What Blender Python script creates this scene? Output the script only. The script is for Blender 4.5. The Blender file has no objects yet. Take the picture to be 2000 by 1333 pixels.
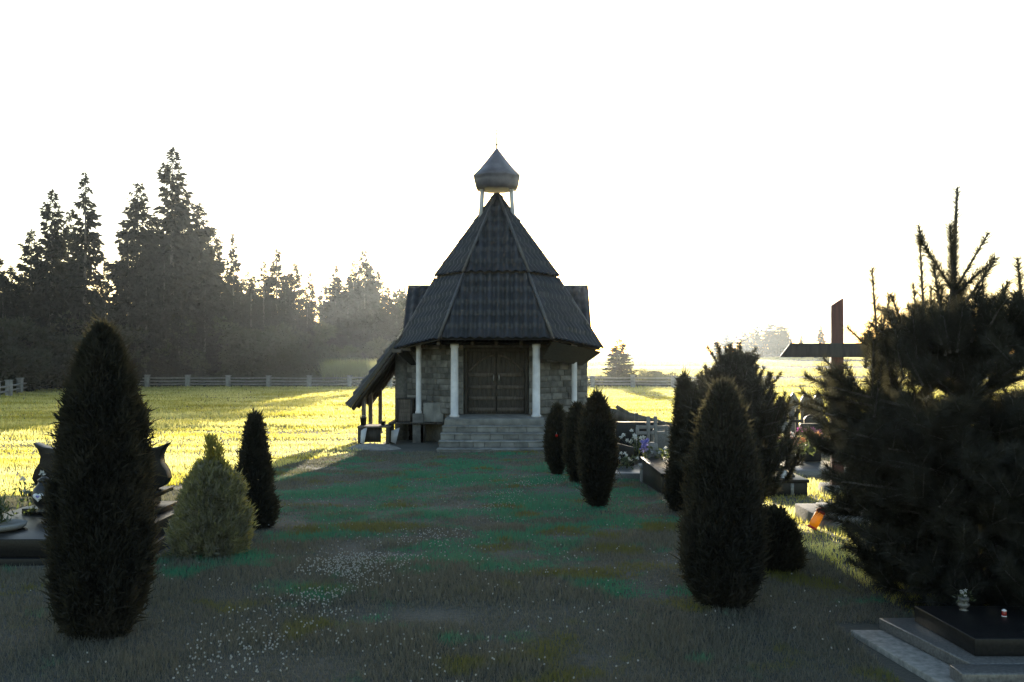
import bpy, math
import numpy as np
from mathutils import Vector, Matrix
R = math.radians
scene = bpy.context.scene
COL = scene.collection

# ------------------------------------------------------------------ camera, world, sun, exposure
F = 1800.0                       # focal length in pixels of the 2000 px wide photograph
EYE = 1.6
cam = bpy.data.cameras.new('camera')
cam.sensor_width = 36.0
cam.lens = 36.0 * F / 2000.0
cam.clip_start = 0.05
cam.clip_end = 5000.0
camo = bpy.data.objects.new('camera', cam)
COL.objects.link(camo)
camo.location = (0, 0, EYE)
camo.rotation_euler = (R(90.75), 0, 0)
scene.camera = camo

SUN_EL, SUN_AZ = R(6.6), R(1.2)
world = bpy.data.worlds.new('World')
scene.world = world
world.use_nodes = True
wn = world.node_tree
bg = wn.nodes['Background']
sky = wn.nodes.new('ShaderNodeTexSky')
sky.sky_type = 'NISHITA'
sky.sun_disc = False
sky.sun_elevation = SUN_EL
sky.sun_rotation = SUN_AZ
sky.air_density = 1.0
sky.dust_density = 0.7
sky.ozone_density = 1.1
wn.links.new(sky.outputs[0], bg.inputs[0])
bg.inputs[1].default_value = 0.15

sl = bpy.data.lights.new('sun', 'SUN')
sl.energy = 5.0
sl.angle = R(0.5)
sl.color = (1.0, 0.88, 0.70)
so = bpy.data.objects.new('sun', sl)
COL.objects.link(so)
sdir = Vector((math.sin(SUN_AZ) * math.cos(SUN_EL), math.cos(SUN_AZ) * math.cos(SUN_EL), math.sin(SUN_EL)))
so.rotation_euler = sdir.to_track_quat('Z', 'Y').to_euler()
so.location = sdir * 200

scene.view_settings.view_transform = 'Standard'
scene.view_settings.look = 'None'
scene.view_settings.gamma = 1.0
scene.view_settings.exposure = 1.55
scene.cycles.max_bounces = 6
scene.cycles.diffuse_bounces = 2
scene.cycles.glossy_bounces = 2
scene.cycles.transmission_bounces = 4
scene.cycles.volume_bounces = 0
scene.cycles.transparent_max_bounces = 8
scene.cycles.use_denoising = True
scene.cycles.use_adaptive_sampling = False
scene.cycles.sample_clamp_indirect = 0.6
scene.cycles.sample_clamp_direct = 6.0
scene.cycles.caustics_reflective = False

# ------------------------------------------------------------------ helpers
rng = np.random.default_rng(7)

def tag(o, label=None, cat=None, group=None, kind=None):
    if label: o['label'] = label
    if cat: o['category'] = cat
    if group: o['group'] = group
    if kind: o['kind'] = kind
    return o

def thing(name, label, cat, loc=(0, 0, 0), group=None):
    o = bpy.data.objects.new(name, None)
    o.empty_display_size = 0.2
    COL.objects.link(o)
    o.location = loc
    return tag(o, label, cat, group)

def root_of(o):
    while o.parent: o = o.parent
    return o

def np_mesh(name, V, faces_list):
    """V (N,3); faces_list: arrays of shape (M,k)"""
    me = bpy.data.meshes.new(name)
    V = np.asarray(V, dtype=np.float32)
    me.vertices.add(len(V))
    me.vertices.foreach_set('co', V.ravel())
    loops, starts = [], []
    s = 0
    for f in faces_list:
        f = np.asarray(f, dtype=np.int32)
        if f.size == 0: continue
        m, k = f.shape
        loops.append(f.ravel())
        starts.append(s + np.arange(m, dtype=np.int32) * k)
        s += m * k
    loops = np.concatenate(loops); starts = np.concatenate(starts)
    me.loops.add(len(loops)); me.loops.foreach_set('vertex_index', loops)
    me.polygons.add(len(starts)); me.polygons.foreach_set('loop_start', starts)
    me.update(calc_edges=True)
    return me

class G:
    """collects geometry in world coordinates; build() links it as ONE mesh object"""
    def __init__(s): s.v = []; s.f = {}; s.n = 0
    def add(s, V, faces):
        V = np.asarray(V, dtype=float).reshape(-1, 3)
        for f in faces:
            f = np.asarray(f, dtype=int)
            if f.ndim == 1: f = f[None, :]
            s.f.setdefault(f.shape[1], []).append(f + s.n)
        s.v.append(V); s.n += len(V); return s
    def poly(s, pts): return s.add(pts, [list(range(len(pts)))])
    def prism(s, bottom, top):
        n = len(bottom)
        V = list(bottom) + list(top)
        fs = [list(range(n))[::-1], list(range(n, 2 * n))]
        q = [[i, (i + 1) % n, n + (i + 1) % n, n + i] for i in range(n)]
        return s.add(V, fs + [q])
    def box(s, c, d, rz=0.0, rx=0.0, ry=0.0):
        hx, hy, hz = d[0] / 2, d[1] / 2, d[2] / 2
        V = np.array([(x, y, z) for z in (-hz, hz) for (x, y) in ((-hx, -hy), (hx, -hy), (hx, hy), (-hx, hy))])
        if rz or rx or ry:
            M = np.array((Matrix.Rotation(rz, 3, 'Z') @ Matrix.Rotation(ry, 3, 'Y') @ Matrix.Rotation(rx, 3, 'X')))
            V = V @ M.T
        V = V + np.array(c)
        return s.add(V, [[[3, 2, 1, 0], [4, 5, 6, 7], [0, 1, 5, 4], [1, 2, 6, 5], [2, 3, 7, 6], [3, 0, 4, 7]]])
    def bx(s, x0, x1, y0, y1, z0, z1):
        return s.box(((x0 + x1) / 2, (y0 + y1) / 2, (z0 + z1) / 2), (x1 - x0, y1 - y0, z1 - z0))
    def tube(s, P, r, n=8, cap=True):
        P = [Vector(p) for p in P]; m = len(P)
        if not hasattr(r, '__len__'): r = [r] * m
        V = []; ref = Vector((0.31, 0.93, 0.17)).normalized()
        for i, p in enumerate(P):
            t = (P[min(i + 1, m - 1)] - P[max(i - 1, 0)]).normalized()
            a = t.cross(ref)
            if a.length < 1e-3: a = t.cross(Vector((1, 0, 0)))
            a.normalize(); b = t.cross(a)
            for k in range(n):
                w = 2 * math.pi * k / n
                V.append(p + (a * math.cos(w) + b * math.sin(w)) * r[i])
        q = [[i * n + k, i * n + (k + 1) % n, (i + 1) * n + (k + 1) % n, (i + 1) * n + k] for i in range(m - 1) for k in range(n)]
        fs = [q]
        if cap: fs += [list(range(n))[::-1], list(range((m - 1) * n, m * n))]
        return s.add([tuple(v) for v in V], fs)
    def lathe(s, prof, c, n=16, rot=0.0, sx=1.0, sy=1.0):
        V = []
        for (r, z) in prof:
            for k in range(n):
                w = 2 * math.pi * k / n + rot
                V.append((c[0] + r * math.cos(w) * sx, c[1] + r * math.sin(w) * sy, c[2] + z))
        m = len(prof)
        q = [[i * n + k, i * n + (k + 1) % n, (i + 1) * n + (k + 1) % n, (i + 1) * n + k] for i in range(m - 1) for k in range(n)]
        return s.add(V, [q, list(range(n))[::-1], list(range((m - 1) * n, m * n))])
    def build(s, name, mat, parent=None, smooth=False, bevel=0.0):
        V = np.concatenate(s.v)
        if parent is not None: V = V - np.array(root_of(parent).location)
        me = np_mesh(name, V, [np.concatenate(x) for x in s.f.values()])
        if smooth: me.polygons.foreach_set('use_smooth', np.ones(len(me.polygons), dtype=bool))
        me.materials.append(mat)
        o = bpy.data.objects.new(name, me)
        COL.objects.link(o)
        if parent is not None: o.parent = parent
        if bevel:
            b = o.modifiers.new('bevel', 'BEVEL'); b.width = bevel; b.segments = 2; b.limit_method = 'ANGLE'; b.angle_limit = R(40)
        return o

def copy_thing(o, parent=None):
    c = o.copy(); COL.objects.link(c)
    if parent is not None: c.parent = parent
    for ch in o.children: copy_thing(ch, c)
    return c

def nrm(a): return a / np.maximum(np.linalg.norm(a, axis=-1, keepdims=True), 1e-9)

def tris(P, D, L, W):
    n = len(P); side = nrm(np.cross(D, rng.normal(size=(n, 3))))
    L = np.broadcast_to(np.asarray(L, float), (n,))[:, None]; W = np.broadcast_to(np.asarray(W, float), (n,))[:, None] / 2
    V = np.stack([P - side * W, P + side * W, P + D * L], 1).reshape(-1, 3)
    return V, np.arange(3 * n).reshape(-1, 3)

def diamonds(P, D, L, W, mid=0.45):
    n = len(P); side = nrm(np.cross(D, rng.normal(size=(n, 3))))
    L = np.broadcast_to(np.asarray(L, float), (n,))[:, None]; W = np.broadcast_to(np.asarray(W, float), (n,))[:, None] / 2
    m = P + D * L * mid
    V = np.stack([P, m + side * W, P + D * L, m - side * W], 1).reshape(-1, 3)
    return V, np.arange(4 * n).reshape(-1, 4)

_tab = np.random.default_rng(3).random((256, 256))
def vnoise(x, y):
    x = np.asarray(x, float); y = np.asarray(y, float)
    xi = np.floor(x).astype(int); yi = np.floor(y).astype(int)
    fx = x - xi; fy = y - yi
    fx = fx * fx * (3 - 2 * fx); fy = fy * fy * (3 - 2 * fy)
    t = lambda a, b: _tab[a % 256, b % 256]
    return (t(xi, yi) * (1 - fx) + t(xi + 1, yi) * fx) * (1 - fy) + (t(xi, yi + 1) * (1 - fx) + t(xi + 1, yi + 1) * fx) * fy

_gy = [-60, 0, 4.5, 7, 9, 11, 12, 15, 18, 22, 26, 30, 45, 75, 110, 150, 220, 300, 420, 2500]
_gz = [0.1, 0.03, 0, -.03, -.12, -.22, -.27, -.43, -.56, -.72, -.86, -.94, -1.05, -1.2, -1.25, -1.07, -.6, 0.0, .3, .3]
def gz(x, y):
    z = np.interp(y, _gy, _gz)
    near = np.clip(1 - np.asarray(y, float) / 90.0, 0, 1)
    z = z + near * 0.05 * (vnoise(np.asarray(x) * 0.9 + 40, np.asarray(y) * 0.9 + 11) - 0.5) * np.clip(np.asarray(y, float) / 6.0, 0.3, 1)
    return z
def at(px, py, D):
    return Vector(((px - 1000) / F * D, D, EYE - (py - 690) / F * D))
def gp(px, D):
    x = (px - 1000) / F * D
    return Vector((x, D, float(gz(x, D))))

# ------------------------------------------------------------------ materials
def _new(name):
    m = bpy.data.materials.new(name); m.use_nodes = True
    nt = m.node_tree; nt.nodes.clear()
    return m, nt, nt.nodes.new('ShaderNodeOutputMaterial')

def mat(name, c1, c2=None, scale=8.0, rough=0.8, bump=0.0, bscale=None, metal=0.0, island=0.0, stretch=(1, 1, 1), spec=0.5, detail=6, bdist=0.02, coat=0.0):
    m, nt, out = _new(name)
    N, L = nt.nodes, nt.links
    p = N.new('ShaderNodeBsdfPrincipled')
    p.inputs['Roughness'].default_value = rough
    p.inputs['Metallic'].default_value = metal
    p.inputs['Specular IOR Level'].default_value = spec
    L.new(p.outputs[0], out.inputs[0])
    tc = N.new('ShaderNodeTexCoord'); mp = N.new('ShaderNodeMapping')
    mp.inputs['Scale'].default_value = stretch
    L.new(tc.outputs['Object'], mp.inputs[0])
    nz = N.new('ShaderNodeTexNoise'); nz.inputs['Scale'].default_value = scale; nz.inputs['Detail'].default_value = detail
    L.new(mp.outputs[0], nz.inputs[0])
    c2 = c2 or c1
    rp = N.new('ShaderNodeValToRGB')
    rp.color_ramp.elements[0].position = 0.32; rp.color_ramp.elements[1].position = 0.68
    rp.color_ramp.elements[0].color = (*c1, 1); rp.color_ramp.elements[1].color = (*c2, 1)
    L.new(nz.outputs[0], rp.inputs[0])
    col = rp.outputs[0]
    if island:
        ge = N.new('ShaderNodeNewGeometry'); mr = N.new('ShaderNodeMapRange')
        mr.inputs[3].default_value = 1 - island; mr.inputs[4].default_value = 1 + island
        L.new(ge.outputs['Random Per Island'], mr.inputs[0])
        mx = N.new('ShaderNodeVectorMath'); mx.operation = 'SCALE'
        L.new(col, mx.inputs[0]); L.new(mr.outputs[0], mx.inputs['Scale']); col = mx.outputs[0]
    L.new(col, p.inputs['Base Color'])
    if bump:
        b = N.new('ShaderNodeBump'); b.inputs['Strength'].default_value = bump; b.inputs['Distance'].default_value = bdist
        n2 = N.new('ShaderNodeTexNoise'); n2.inputs['Scale'].default_value = bscale or scale * 4; n2.inputs['Detail'].default_value = 6
        L.new(mp.outputs[0], n2.inputs[0]); L.new(n2.outputs[0], b.inputs['Height']); L.new(b.outputs[0], p.inputs['Normal'])
    return m

def leafmat(name, c1, c2, tcol, tfac, patch=None, pscale=0.5, gloss=0.0, parea=None, tcol2=None, patch2=None):
    m, nt, out = _new(name)
    N, L = nt.nodes, nt.links
    ge = N.new('ShaderNodeNewGeometry')
    rp = N.new('ShaderNodeValToRGB')
    rp.color_ramp.elements[0].color = (*c1, 1); rp.color_ramp.elements[1].color = (*c2, 1)
    L.new(ge.outputs['Random Per Island'], rp.inputs[0])
    col = rp.outputs[0]
    if patch:
        tc = N.new('ShaderNodeTexCoord')
        nz = N.new('ShaderNodeTexNoise'); nz.inputs['Scale'].default_value = pscale; nz.inputs['Detail'].default_value = 5; nz.inputs['Roughness'].default_value = 0.65
        L.new(tc.outputs['Object'], nz.inputs[0])
        r2 = N.new('ShaderNodeValToRGB'); r2.color_ramp.elements[0].position = 0.50; r2.color_ramp.elements[1].position = 0.57
        src = nz.outputs[0]
        if parea:
            mp = N.new('ShaderNodeMapping'); mp.vector_type = 'TEXTURE'
            mp.inputs['Location'].default_value = (parea[0], parea[1], 0); mp.inputs['Scale'].default_value = (parea[2], parea[3], 50)
            L.new(tc.outputs['Object'], mp.inputs[0])
            ln = N.new('ShaderNodeVectorMath'); ln.operation = 'LENGTH'; L.new(mp.outputs[0], ln.inputs[0])
            mr = N.new('ShaderNodeMapRange'); mr.inputs[1].default_value = .3; mr.inputs[2].default_value = 1.3; mr.inputs[3].default_value = .12; mr.inputs[4].default_value = -.07
            L.new(ln.outputs['Value'], mr.inputs[0])
            ad = N.new('ShaderNodeMath'); L.new(src, ad.inputs[0]); L.new(mr.outputs[0], ad.inputs[1]); src = ad.outputs[0]
        L.new(src, r2.inputs[0])
        mx = N.new('ShaderNodeMix'); mx.data_type = 'RGBA'
        L.new(r2.outputs[0], mx.inputs[0]); L.new(col, mx.inputs[6]); mx.inputs[7].default_value = (*patch, 1)
        col = mx.outputs[2]
    d = N.new('ShaderNodeBsdfDiffuse'); t = N.new('ShaderNodeBsdfTranslucent'); ms = N.new('ShaderNodeMixShader')
    if patch2:
        n3 = N.new('ShaderNodeTexNoise'); n3.inputs['Scale'].default_value = 1.3; n3.inputs['Detail'].default_value = 5
        tc3 = N.new('ShaderNodeTexCoord'); mp3 = N.new('ShaderNodeMapping'); mp3.inputs['Location'].default_value = (31, 17, 5)
        L.new(tc3.outputs['Object'], mp3.inputs[0]); L.new(mp3.outputs[0], n3.inputs[0])
        r3 = N.new('ShaderNodeValToRGB'); r3.color_ramp.elements[0].position = .57; r3.color_ramp.elements[1].position = .63
        L.new(n3.outputs[0], r3.inputs[0]); m3 = N.new('ShaderNodeMix'); m3.data_type = 'RGBA'
        L.new(r3.outputs[0], m3.inputs[0]); L.new(col, m3.inputs[6]); m3.inputs[7].default_value = (*patch2, 1); col = m3.outputs[2]
    if tcol2:
        tc2 = N.new('ShaderNodeTexCoord'); mp2 = N.new('ShaderNodeMapping'); mp2.inputs['Scale'].default_value = (.18, .75, 1)
        n2 = N.new('ShaderNodeTexNoise'); n2.inputs['Scale'].default_value = 1.0; n2.inputs['Detail'].default_value = 6; n2.inputs['Roughness'].default_value = .7
        L.new(tc2.outputs['Object'], mp2.inputs[0]); L.new(mp2.outputs[0], n2.inputs[0])
        r4 = N.new('ShaderNodeValToRGB'); r4.color_ramp.elements[0].position = .42; r4.color_ramp.elements[1].position = .58
        r4.color_ramp.elements[0].color = (*tcol2, 1); r4.color_ramp.elements[1].color = (*tcol, 1)
        L.new(n2.outputs[0], r4.inputs[0]); L.new(r4.outputs[0], t.inputs[0])
    L.new(col, d.inputs[0]); t.inputs[0].default_value = (*tcol, 1); ms.inputs[0].default_value = tfac
    L.new(d.outputs[0], ms.inputs[1]); L.new(t.outputs[0], ms.inputs[2])
    last = ms
    if gloss:
        g = N.new('ShaderNodeBsdfGlossy'); g.inputs['Roughness'].default_value = 0.4; g.inputs[0].default_value = (.7, .7, .7, 1)
        m2 = N.new('ShaderNodeMixShader'); m2.inputs[0].default_value = gloss
        L.new(ms.outputs[0], m2.inputs[1]); L.new(g.outputs[0], m2.inputs[2]); last = m2
    L.new(last.outputs[0], out.inputs[0])
    return m

M = {}
M['ground'] = mat('soil_turf', (.040, .042, .036), (.070, .070, .060), 1.2, 0.95, 0.8, 30)
M['lawn'] = leafmat('lawn_blades', (.092, .086, .074), (.200, .190, .168), (.24, .23, .14), .30, patch2=(.150, .145, .030), patch=(.016, .270, .150), pscale=.9, parea=(-.6, 13.2, 3.4, 6.5))
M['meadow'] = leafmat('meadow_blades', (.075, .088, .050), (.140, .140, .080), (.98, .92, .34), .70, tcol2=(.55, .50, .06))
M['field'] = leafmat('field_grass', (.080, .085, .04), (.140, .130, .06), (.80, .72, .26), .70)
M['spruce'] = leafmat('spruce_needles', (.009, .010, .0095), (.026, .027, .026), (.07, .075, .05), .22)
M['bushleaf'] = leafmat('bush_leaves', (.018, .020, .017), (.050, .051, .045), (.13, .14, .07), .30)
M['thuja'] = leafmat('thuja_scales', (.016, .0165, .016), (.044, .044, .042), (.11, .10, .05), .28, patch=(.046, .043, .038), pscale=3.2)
M['juniper'] = leafmat('juniper_scales', (.10, .098, .088), (.22, .215, .20), (.60, .56, .10), .30)
M['tuft'] = leafmat('lit_tuft', (.09, .09, .05), (.20, .19, .10), (.55, .50, .08), .5)  # yellow copy of the shrub foliage; its backlit rim is put into the colour
M['pine'] = leafmat('pine_needles', (.012, .014, .012), (.036, .038, .034), (.11, .10, .05), .25, gloss=.03)
M['hayweed'] = leafmat('tall_weeds', (.08, .09, .05), (.16, .16, .10), (.5, .5, .2), .5)
M['plantleaf'] = leafmat('plant_leaves', (.03, .04, .028), (.08, .09, .06), (.2, .25, .06), .35, gloss=.06)
M['bark'] = mat('bark', (.05, .045, .04), (.12, .11, .10), 9, .95, .8, 30, stretch=(1, 1, .2))
M['core'] = mat('near_black_matte', (.012, .013, .011), (.03, .03, .026), 20, 1.0)  # near-black tone, used on the soffit
M['stone'] = mat('pale_stone_block', (.08, .079, .077), (.19, .186, .18), 5, .9, .8, 28, island=.42)
M['mortar'] = mat('mortar', (.09, .09, .085), (.15, .145, .14), 14, .95, .5, 60)
M['paving'] = mat('step_stone', (.12, .119, .115), (.25, .246, .235), 4, .9, .6, 35, island=.22)
M['roof'] = mat('roof_tile_metal', (.013, .0125, .012), (.030, .029, .034), 2.2, .45, .25, 40, spec=.5)  # bluish second tone puts a violet sheen into the tile colour
M['dome'] = mat('dome_sheet_metal', (.065, .067, .085), (.12, .123, .155), 4, .4, .15, 30)  # paler and bluer than the roof: washed-out glare put into the colour
M['ridge'] = mat('ridge_cap_metal', (.05, .05, .053), (.085, .085, .09), 6, .5)
M['wood_dark'] = mat('dark_stained_wood', (.020, .017, .015), (.050, .042, .036), 6, .7, .5, 20, stretch=(4, 4, .5))
M['wood_old'] = mat('weathered_wood', (.055, .045, .038), (.13, .11, .095), 5, .85, .6, 18, stretch=(5, 5, .6))
M['wood_red'] = mat('reddish_cross_wood', (.075, .028, .023), (.145, .048, .036), 5, .7, .5, 18, stretch=(5, 5, .5))
M['white'] = mat('white_painted_post', (.46, .46, .50), (.66, .66, .69), 4, .8, .15, 20)
M['concrete'] = mat('concrete', (.13, .13, .125), (.26, .255, .245), 4, .95, .6, 40)
M['fencepost'] = mat('weathered_fence_post', (.13, .13, .125), (.22, .22, .215), 5, .95, .5, 30)
M['rail'] = mat('greyed_rail', (.12, .118, .112), (.21, .205, .20), 6, .9)
M['concrete_pale'] = mat('pale_terrazzo', (.16, .16, .155), (.30, .295, .28), 30, .8, .3, 90)
M['granite'] = mat('polished_black_granite', (.006, .006, .007), (.014, .014, .015), 60, .38, spec=.22)
M['granite_grey'] = mat('grey_granite', (.06, .06, .062), (.15, .15, .15), 70, .3, spec=.5)
M['black'] = mat('black_plastic', (.012, .012, .013), (.02, .02, .02), 10, .35)
M['whiteglaze'] = mat('white_glaze', (.72, .72, .74), (.8, .8, .8), 10, .3)
M['gold'] = mat('worn_gilding', (.35, .28, .14), (.45, .36, .2), 8, .4, metal=.6)
M['steel'] = mat('pale_metal', (.5, .5, .5), (.6, .6, .6), 8, .3, metal=.8)
M['red'] = mat('red_glass', (.45, .01, .01), (.55, .02, .02), 5, .2)
def glassy(name, c, tc, f=.6):
    return leafmat(name, c, c, tc, f, gloss=.08)
M['yellow_glass'] = glassy('amber_lantern_glass', (.45, .25, .02), (.95, .55, .04))
M['red_glass'] = glassy('ruby_lantern_glass', (.35, .02, .02), (.9, .05, .04))
M['pet_white'] = leafmat('white_petals', (.60, .60, .58), (.80, .80, .78), (.8, .8, .76), .4)
M['pet_pink'] = leafmat('pink_petals', (.60, .32, .34), (.80, .55, .52), (.9, .5, .45), .45)
M['pet_orange'] = leafmat('orange_petals', (.62, .28, .14), (.8, .5, .28), (.95, .5, .25), .45)
M['pet_yellow'] = leafmat('yellow_petals', (.60, .55, .2), (.8, .78, .45), (.9, .85, .4), .45)
M['pet_violet'] = leafmat('violet_petals', (.22, .20, .50), (.42, .40, .75), (.4, .35, .8), .35)
M['pet_mauve'] = leafmat('mauve_petals', (.20, .06, .18), (.36, .14, .32), (.5, .12, .4), .4)
M['clover'] = leafmat('clover_blossom', (.38, .38, .36), (.62, .62, .60), (.5, .5, .46), .25)
M['sand'] = mat('heaped_sand', (.16, .15, .14), (.26, .25, .23), 8, 1.0, .6, 50)

# ------------------------------------------------------------------ ground
def ground():
    xs = np.concatenate([-np.geomspace(16, 1500, 40)[::-1], np.arange(-15.5, 15.6, .5), np.geomspace(16, 1500, 40)])
    ys = np.concatenate([np.arange(-60, 0, 10), np.arange(0, 40, .5), np.geomspace(40, 2400, 70)])
    X, Y = np.meshgrid(xs, ys)
    Z = gz(X, Y)
    V = np.stack([X, Y, Z], -1).reshape(-1, 3)
    nx, ny = len(xs), len(ys)
    i = np.arange(ny - 1)[:, None] * nx + np.arange(nx - 1)[None, :]
    Fq = np.stack([i, i + 1, i + nx + 1, i + nx], -1).reshape(-1, 4)
    g = G(); g.add(V, [Fq])
    tag(g.build('ground', M['ground'], smooth=True), kind='structure')
ground()

HOLES = [(-4.75, -2.85, 6.95, 8.95), (1.9, 4.6, 4.1, 5.5), (-3.4, 2.6, 21.45, 29.6), (2.35, 3.75, 15.4, 18.6), (1.95, 2.75, 12.2, 14.9)]
def clear_of(x, y):
    k = np.ones(len(x), bool)
    for (a, b, c, d) in HOLES: k &= ~((x > a) & (x < b) & (y > c) & (y < d))
    return k

def grass(name, mt, n, y0, y1, half, h0, h1, w, xr=None, power=1.0, streak=False, lean=.35, keep=None):
    """tapered blades over a view-shaped stretch of ground, denser towards the viewer"""
    u = rng.random(n)
    y = y0 * (y1 / y0) ** (u ** power)
    if xr: x = rng.uniform(xr[0], xr[1], n) * (y if xr[2] else 1.0)
    else: x = rng.uniform(-half, half, n) * y + rng.uniform(-1, 1, n)
    k = clear_of(x, y)
    if keep is not None: k &= keep(x, y)
    x, y = x[k], y[k]; n = len(x)
    h = rng.uniform(h0, h1, n)
    if streak:
        s = vnoise(x * .12 + 7, y * .9 + 3) * .65 + vnoise(x * .5, y * 2.2) * .35
        h = h * (.15 + 1.75 * s)
    else:
        h = h * (.45 + 1.1 * vnoise(x * 2.1 + 9, y * 2.1))
    P = np.stack([x, y, gz(x, y) - .01], -1)
    D = nrm(np.stack([rng.normal(0, lean, n), rng.normal(0, lean, n), np.ones(n)], -1))
    ww = w * (y if xr is None or xr[2] else y) * rng.uniform(.6, 1.3, n)
    V, Fq = tris(P, D, h, ww)
    return V, Fq

lawn = G()
def off_lit_strip(x, y): return (y < 5.6) | (x < 2.5)
V, f = grass('lawn', None, 560000, 3.9, 23.5, .64, .022, .060, .0013, keep=lambda x, y: ((y < 12) | (x > -5.2 + (y - 12) * .16)) & off_lit_strip(x, y)); lawn.add(V, [f])
V, f = grass('lawn', None, 120000, 4.0, 24, .6, .03, .08, .0022, xr=(4.5, 18, False)); lawn.add(V, [f])
V, f = grass('lawn', None, 40000, 1.2, 4.2, .6, .02, .055, .0022, xr=(-4, 5, False)); lawn.add(V, [f])
tag(lawn.build('lawn_grass', M['lawn']), 'short shaded cemetery lawn with greener patches in front of the chapel', 'grass', kind='stuff')
mead = G()
V, f = grass('meadow', None, 130000, 12.0, 30, .6, .05, .11, .0013, streak=True, keep=lambda x, y: (x < -5.2 + (y - 12) * .16) | (y > 23.5)); mead.add(V, [f])
V, f = grass('meadow', None, 210000, 30, 76, .6, .08, .17, .0013, streak=True, lean=.5); mead.add(V, [f])
V, f = grass('meadow', None, 26000, 5.6, 16, .6, .05, .10, .0011, xr=(2.45, 4.6, False)); mead.add(V, [f])  # brighter blades put the sunlit strip of lawn into the grass colour
tag(mead.build('meadow_grass', M['meadow']), 'sunlit mown meadow grass between the graves and the far fence, and a lawn strip coloured as sunlit', 'grass', kind='stuff')
fld = G()
V, f = grass('field', None, 120000, 78, 330, .6, .15, .4, .0016, xr=(-.02, .6, True), streak=True, lean=.5, keep=lambda x, y: ~(((y > 96) & (y < 112)) | ((y > 150) & (y < 176)) | ((y > 225) & (y < 262)))); fld.add(V, [f])
tag(fld.build('field_grass', M['field']), 'pale sunlit field grass rising beyond the fence', 'grass', kind='stuff')

# clover blossoms
cl = G()
n = 3000
cy = 4.2 * (15 / 4.2) ** rng.random(n); cx = rng.normal(0, 1.1, n) * (.7 + cy * .09) - .4
drift = rng.random(n) < .5
cx[drift] = (-1.5 + (cy[drift] - 4.7) * .2) + rng.normal(0, .22, drift.sum())
patch_ = rng.random(n) < .22
cx[patch_] = rng.normal(-1.25, .16, patch_.sum()); cy[patch_] = rng.normal(6.7, .45, patch_.sum())
k = (vnoise(cx * 2.2, cy * 2.2) > .46) & clear_of(cx, cy); cx, cy = cx[k], cy[k]
P = np.stack([cx, cy, gz(cx, cy) + rng.uniform(.03, .06, len(cx))], -1)
for j in range(6):
    D = nrm(rng.normal(size=P.shape) + np.array([0, 0, .5]))
    V, f = diamonds(P - D * .006, D, .013, .009); cl.add(V, [f])
tag(cl.build('clover_flowers', M['clover']), 'small white clover blossoms scattered over the shaded lawn', 'clover', kind='stuff')

# ------------------------------------------------------------------ trees
def spruce_geo(H, Rm, seed, sparse=0.0, dens=1.0):
    r = np.random.default_rng(seed)
    Ps, Ds, Ls = [], [], []
    nw = int(52 * dens)
    for i in range(nw):
        t = (i + r.random()) / nw                      # 0 top .. 1 bottom
        t = t ** 1.12
        z = H * (1 - t * .93)
        Lb = Rm * (0.05 + t ** .8 * 1.02) * (1 if t < .72 else 1 - (t - .72) * 1.2)
        nb = 4 if t < .25 else 6
        for b in range(nb):
            if r.random() < sparse * (.9 if t < .5 else .5): continue
            a = r.random() * 2 * math.pi
            L = Lb * r.uniform(.55, 1.18)
            out = np.array([math.cos(a), math.sin(a), 0]); sd = np.array([-math.sin(a), math.cos(a), 0])
            droop = r.uniform(-.05, .15) - t * .55
            m = max(5, int(L * 24))
            s = r.random(m) ** .7
            P = np.array([0, 0, z])[None] + out[None] * (L * s)[:, None] + np.array([0, 0, 1.])[None] * (L * (droop * s + .28 * s ** 3))[:, None]
            wd = L * .26 * (1 - s * .75)
            P = P + sd[None] * (r.uniform(-1, 1, m) * wd)[:, None] + np.array([0, 0, 1.])[None] * r.normal(0, .13, m)[:, None]
            D = out[None] * r.uniform(.2, .9, m)[:, None] + sd[None] * r.uniform(-.7, .7, m)[:, None] + np.array([0, 0, -1.])[None] * r.uniform(-.15, .9, m)[:, None]
            Ps.append(P); Ds.append(D); Ls.append(r.uniform(.32, .75, m) * (1 if t > .12 else .7))
    # leader
    m = 40; z = H * (1 - .05 * r.random(m))
    Ps.append(np.stack([r.normal(0, .04, m), r.normal(0, .04, m), z], -1)); Ds.append(r.normal(0, 1, (m, 3)) + np.array([0, 0, .8])); Ls.append(np.full(m, .3))
    P = np.concatenate(Ps); D = nrm(np.concatenate(Ds)); Ls = np.concatenate(Ls)
    return diamonds(P, D, Ls, Ls * .42)

def blob_geo(H, Rm, seed, n=5200, leaf=.22, holes=.0):
    """leafy bush: clumps of leaves filling several uneven lobes"""
    r = np.random.default_rng(seed)
    nl = 26
    C = np.stack([r.normal(0, .42, nl) * Rm, r.normal(0, .42, nl) * Rm, r.uniform(.12, .86, nl) * H], -1)
    rad = Rm * r.uniform(.22, .5, nl) * (1.1 - .5 * C[:, 2] / H)
    w = r.integers(0, nl, n)
    d = nrm(r.normal(size=(n, 3)))
    P = C[w] + d * (rad[w] * r.random(n) ** .4)[:, None]
    P[:, 2] = np.maximum(P[:, 2], .03)
    D = nrm(d + r.normal(0, .6, (n, 3)) + np.array([0, 0, .2]))
    L = r.uniform(.6, 1.3, n) * leaf
    return diamonds(P, D, L, L * .55)

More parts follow.
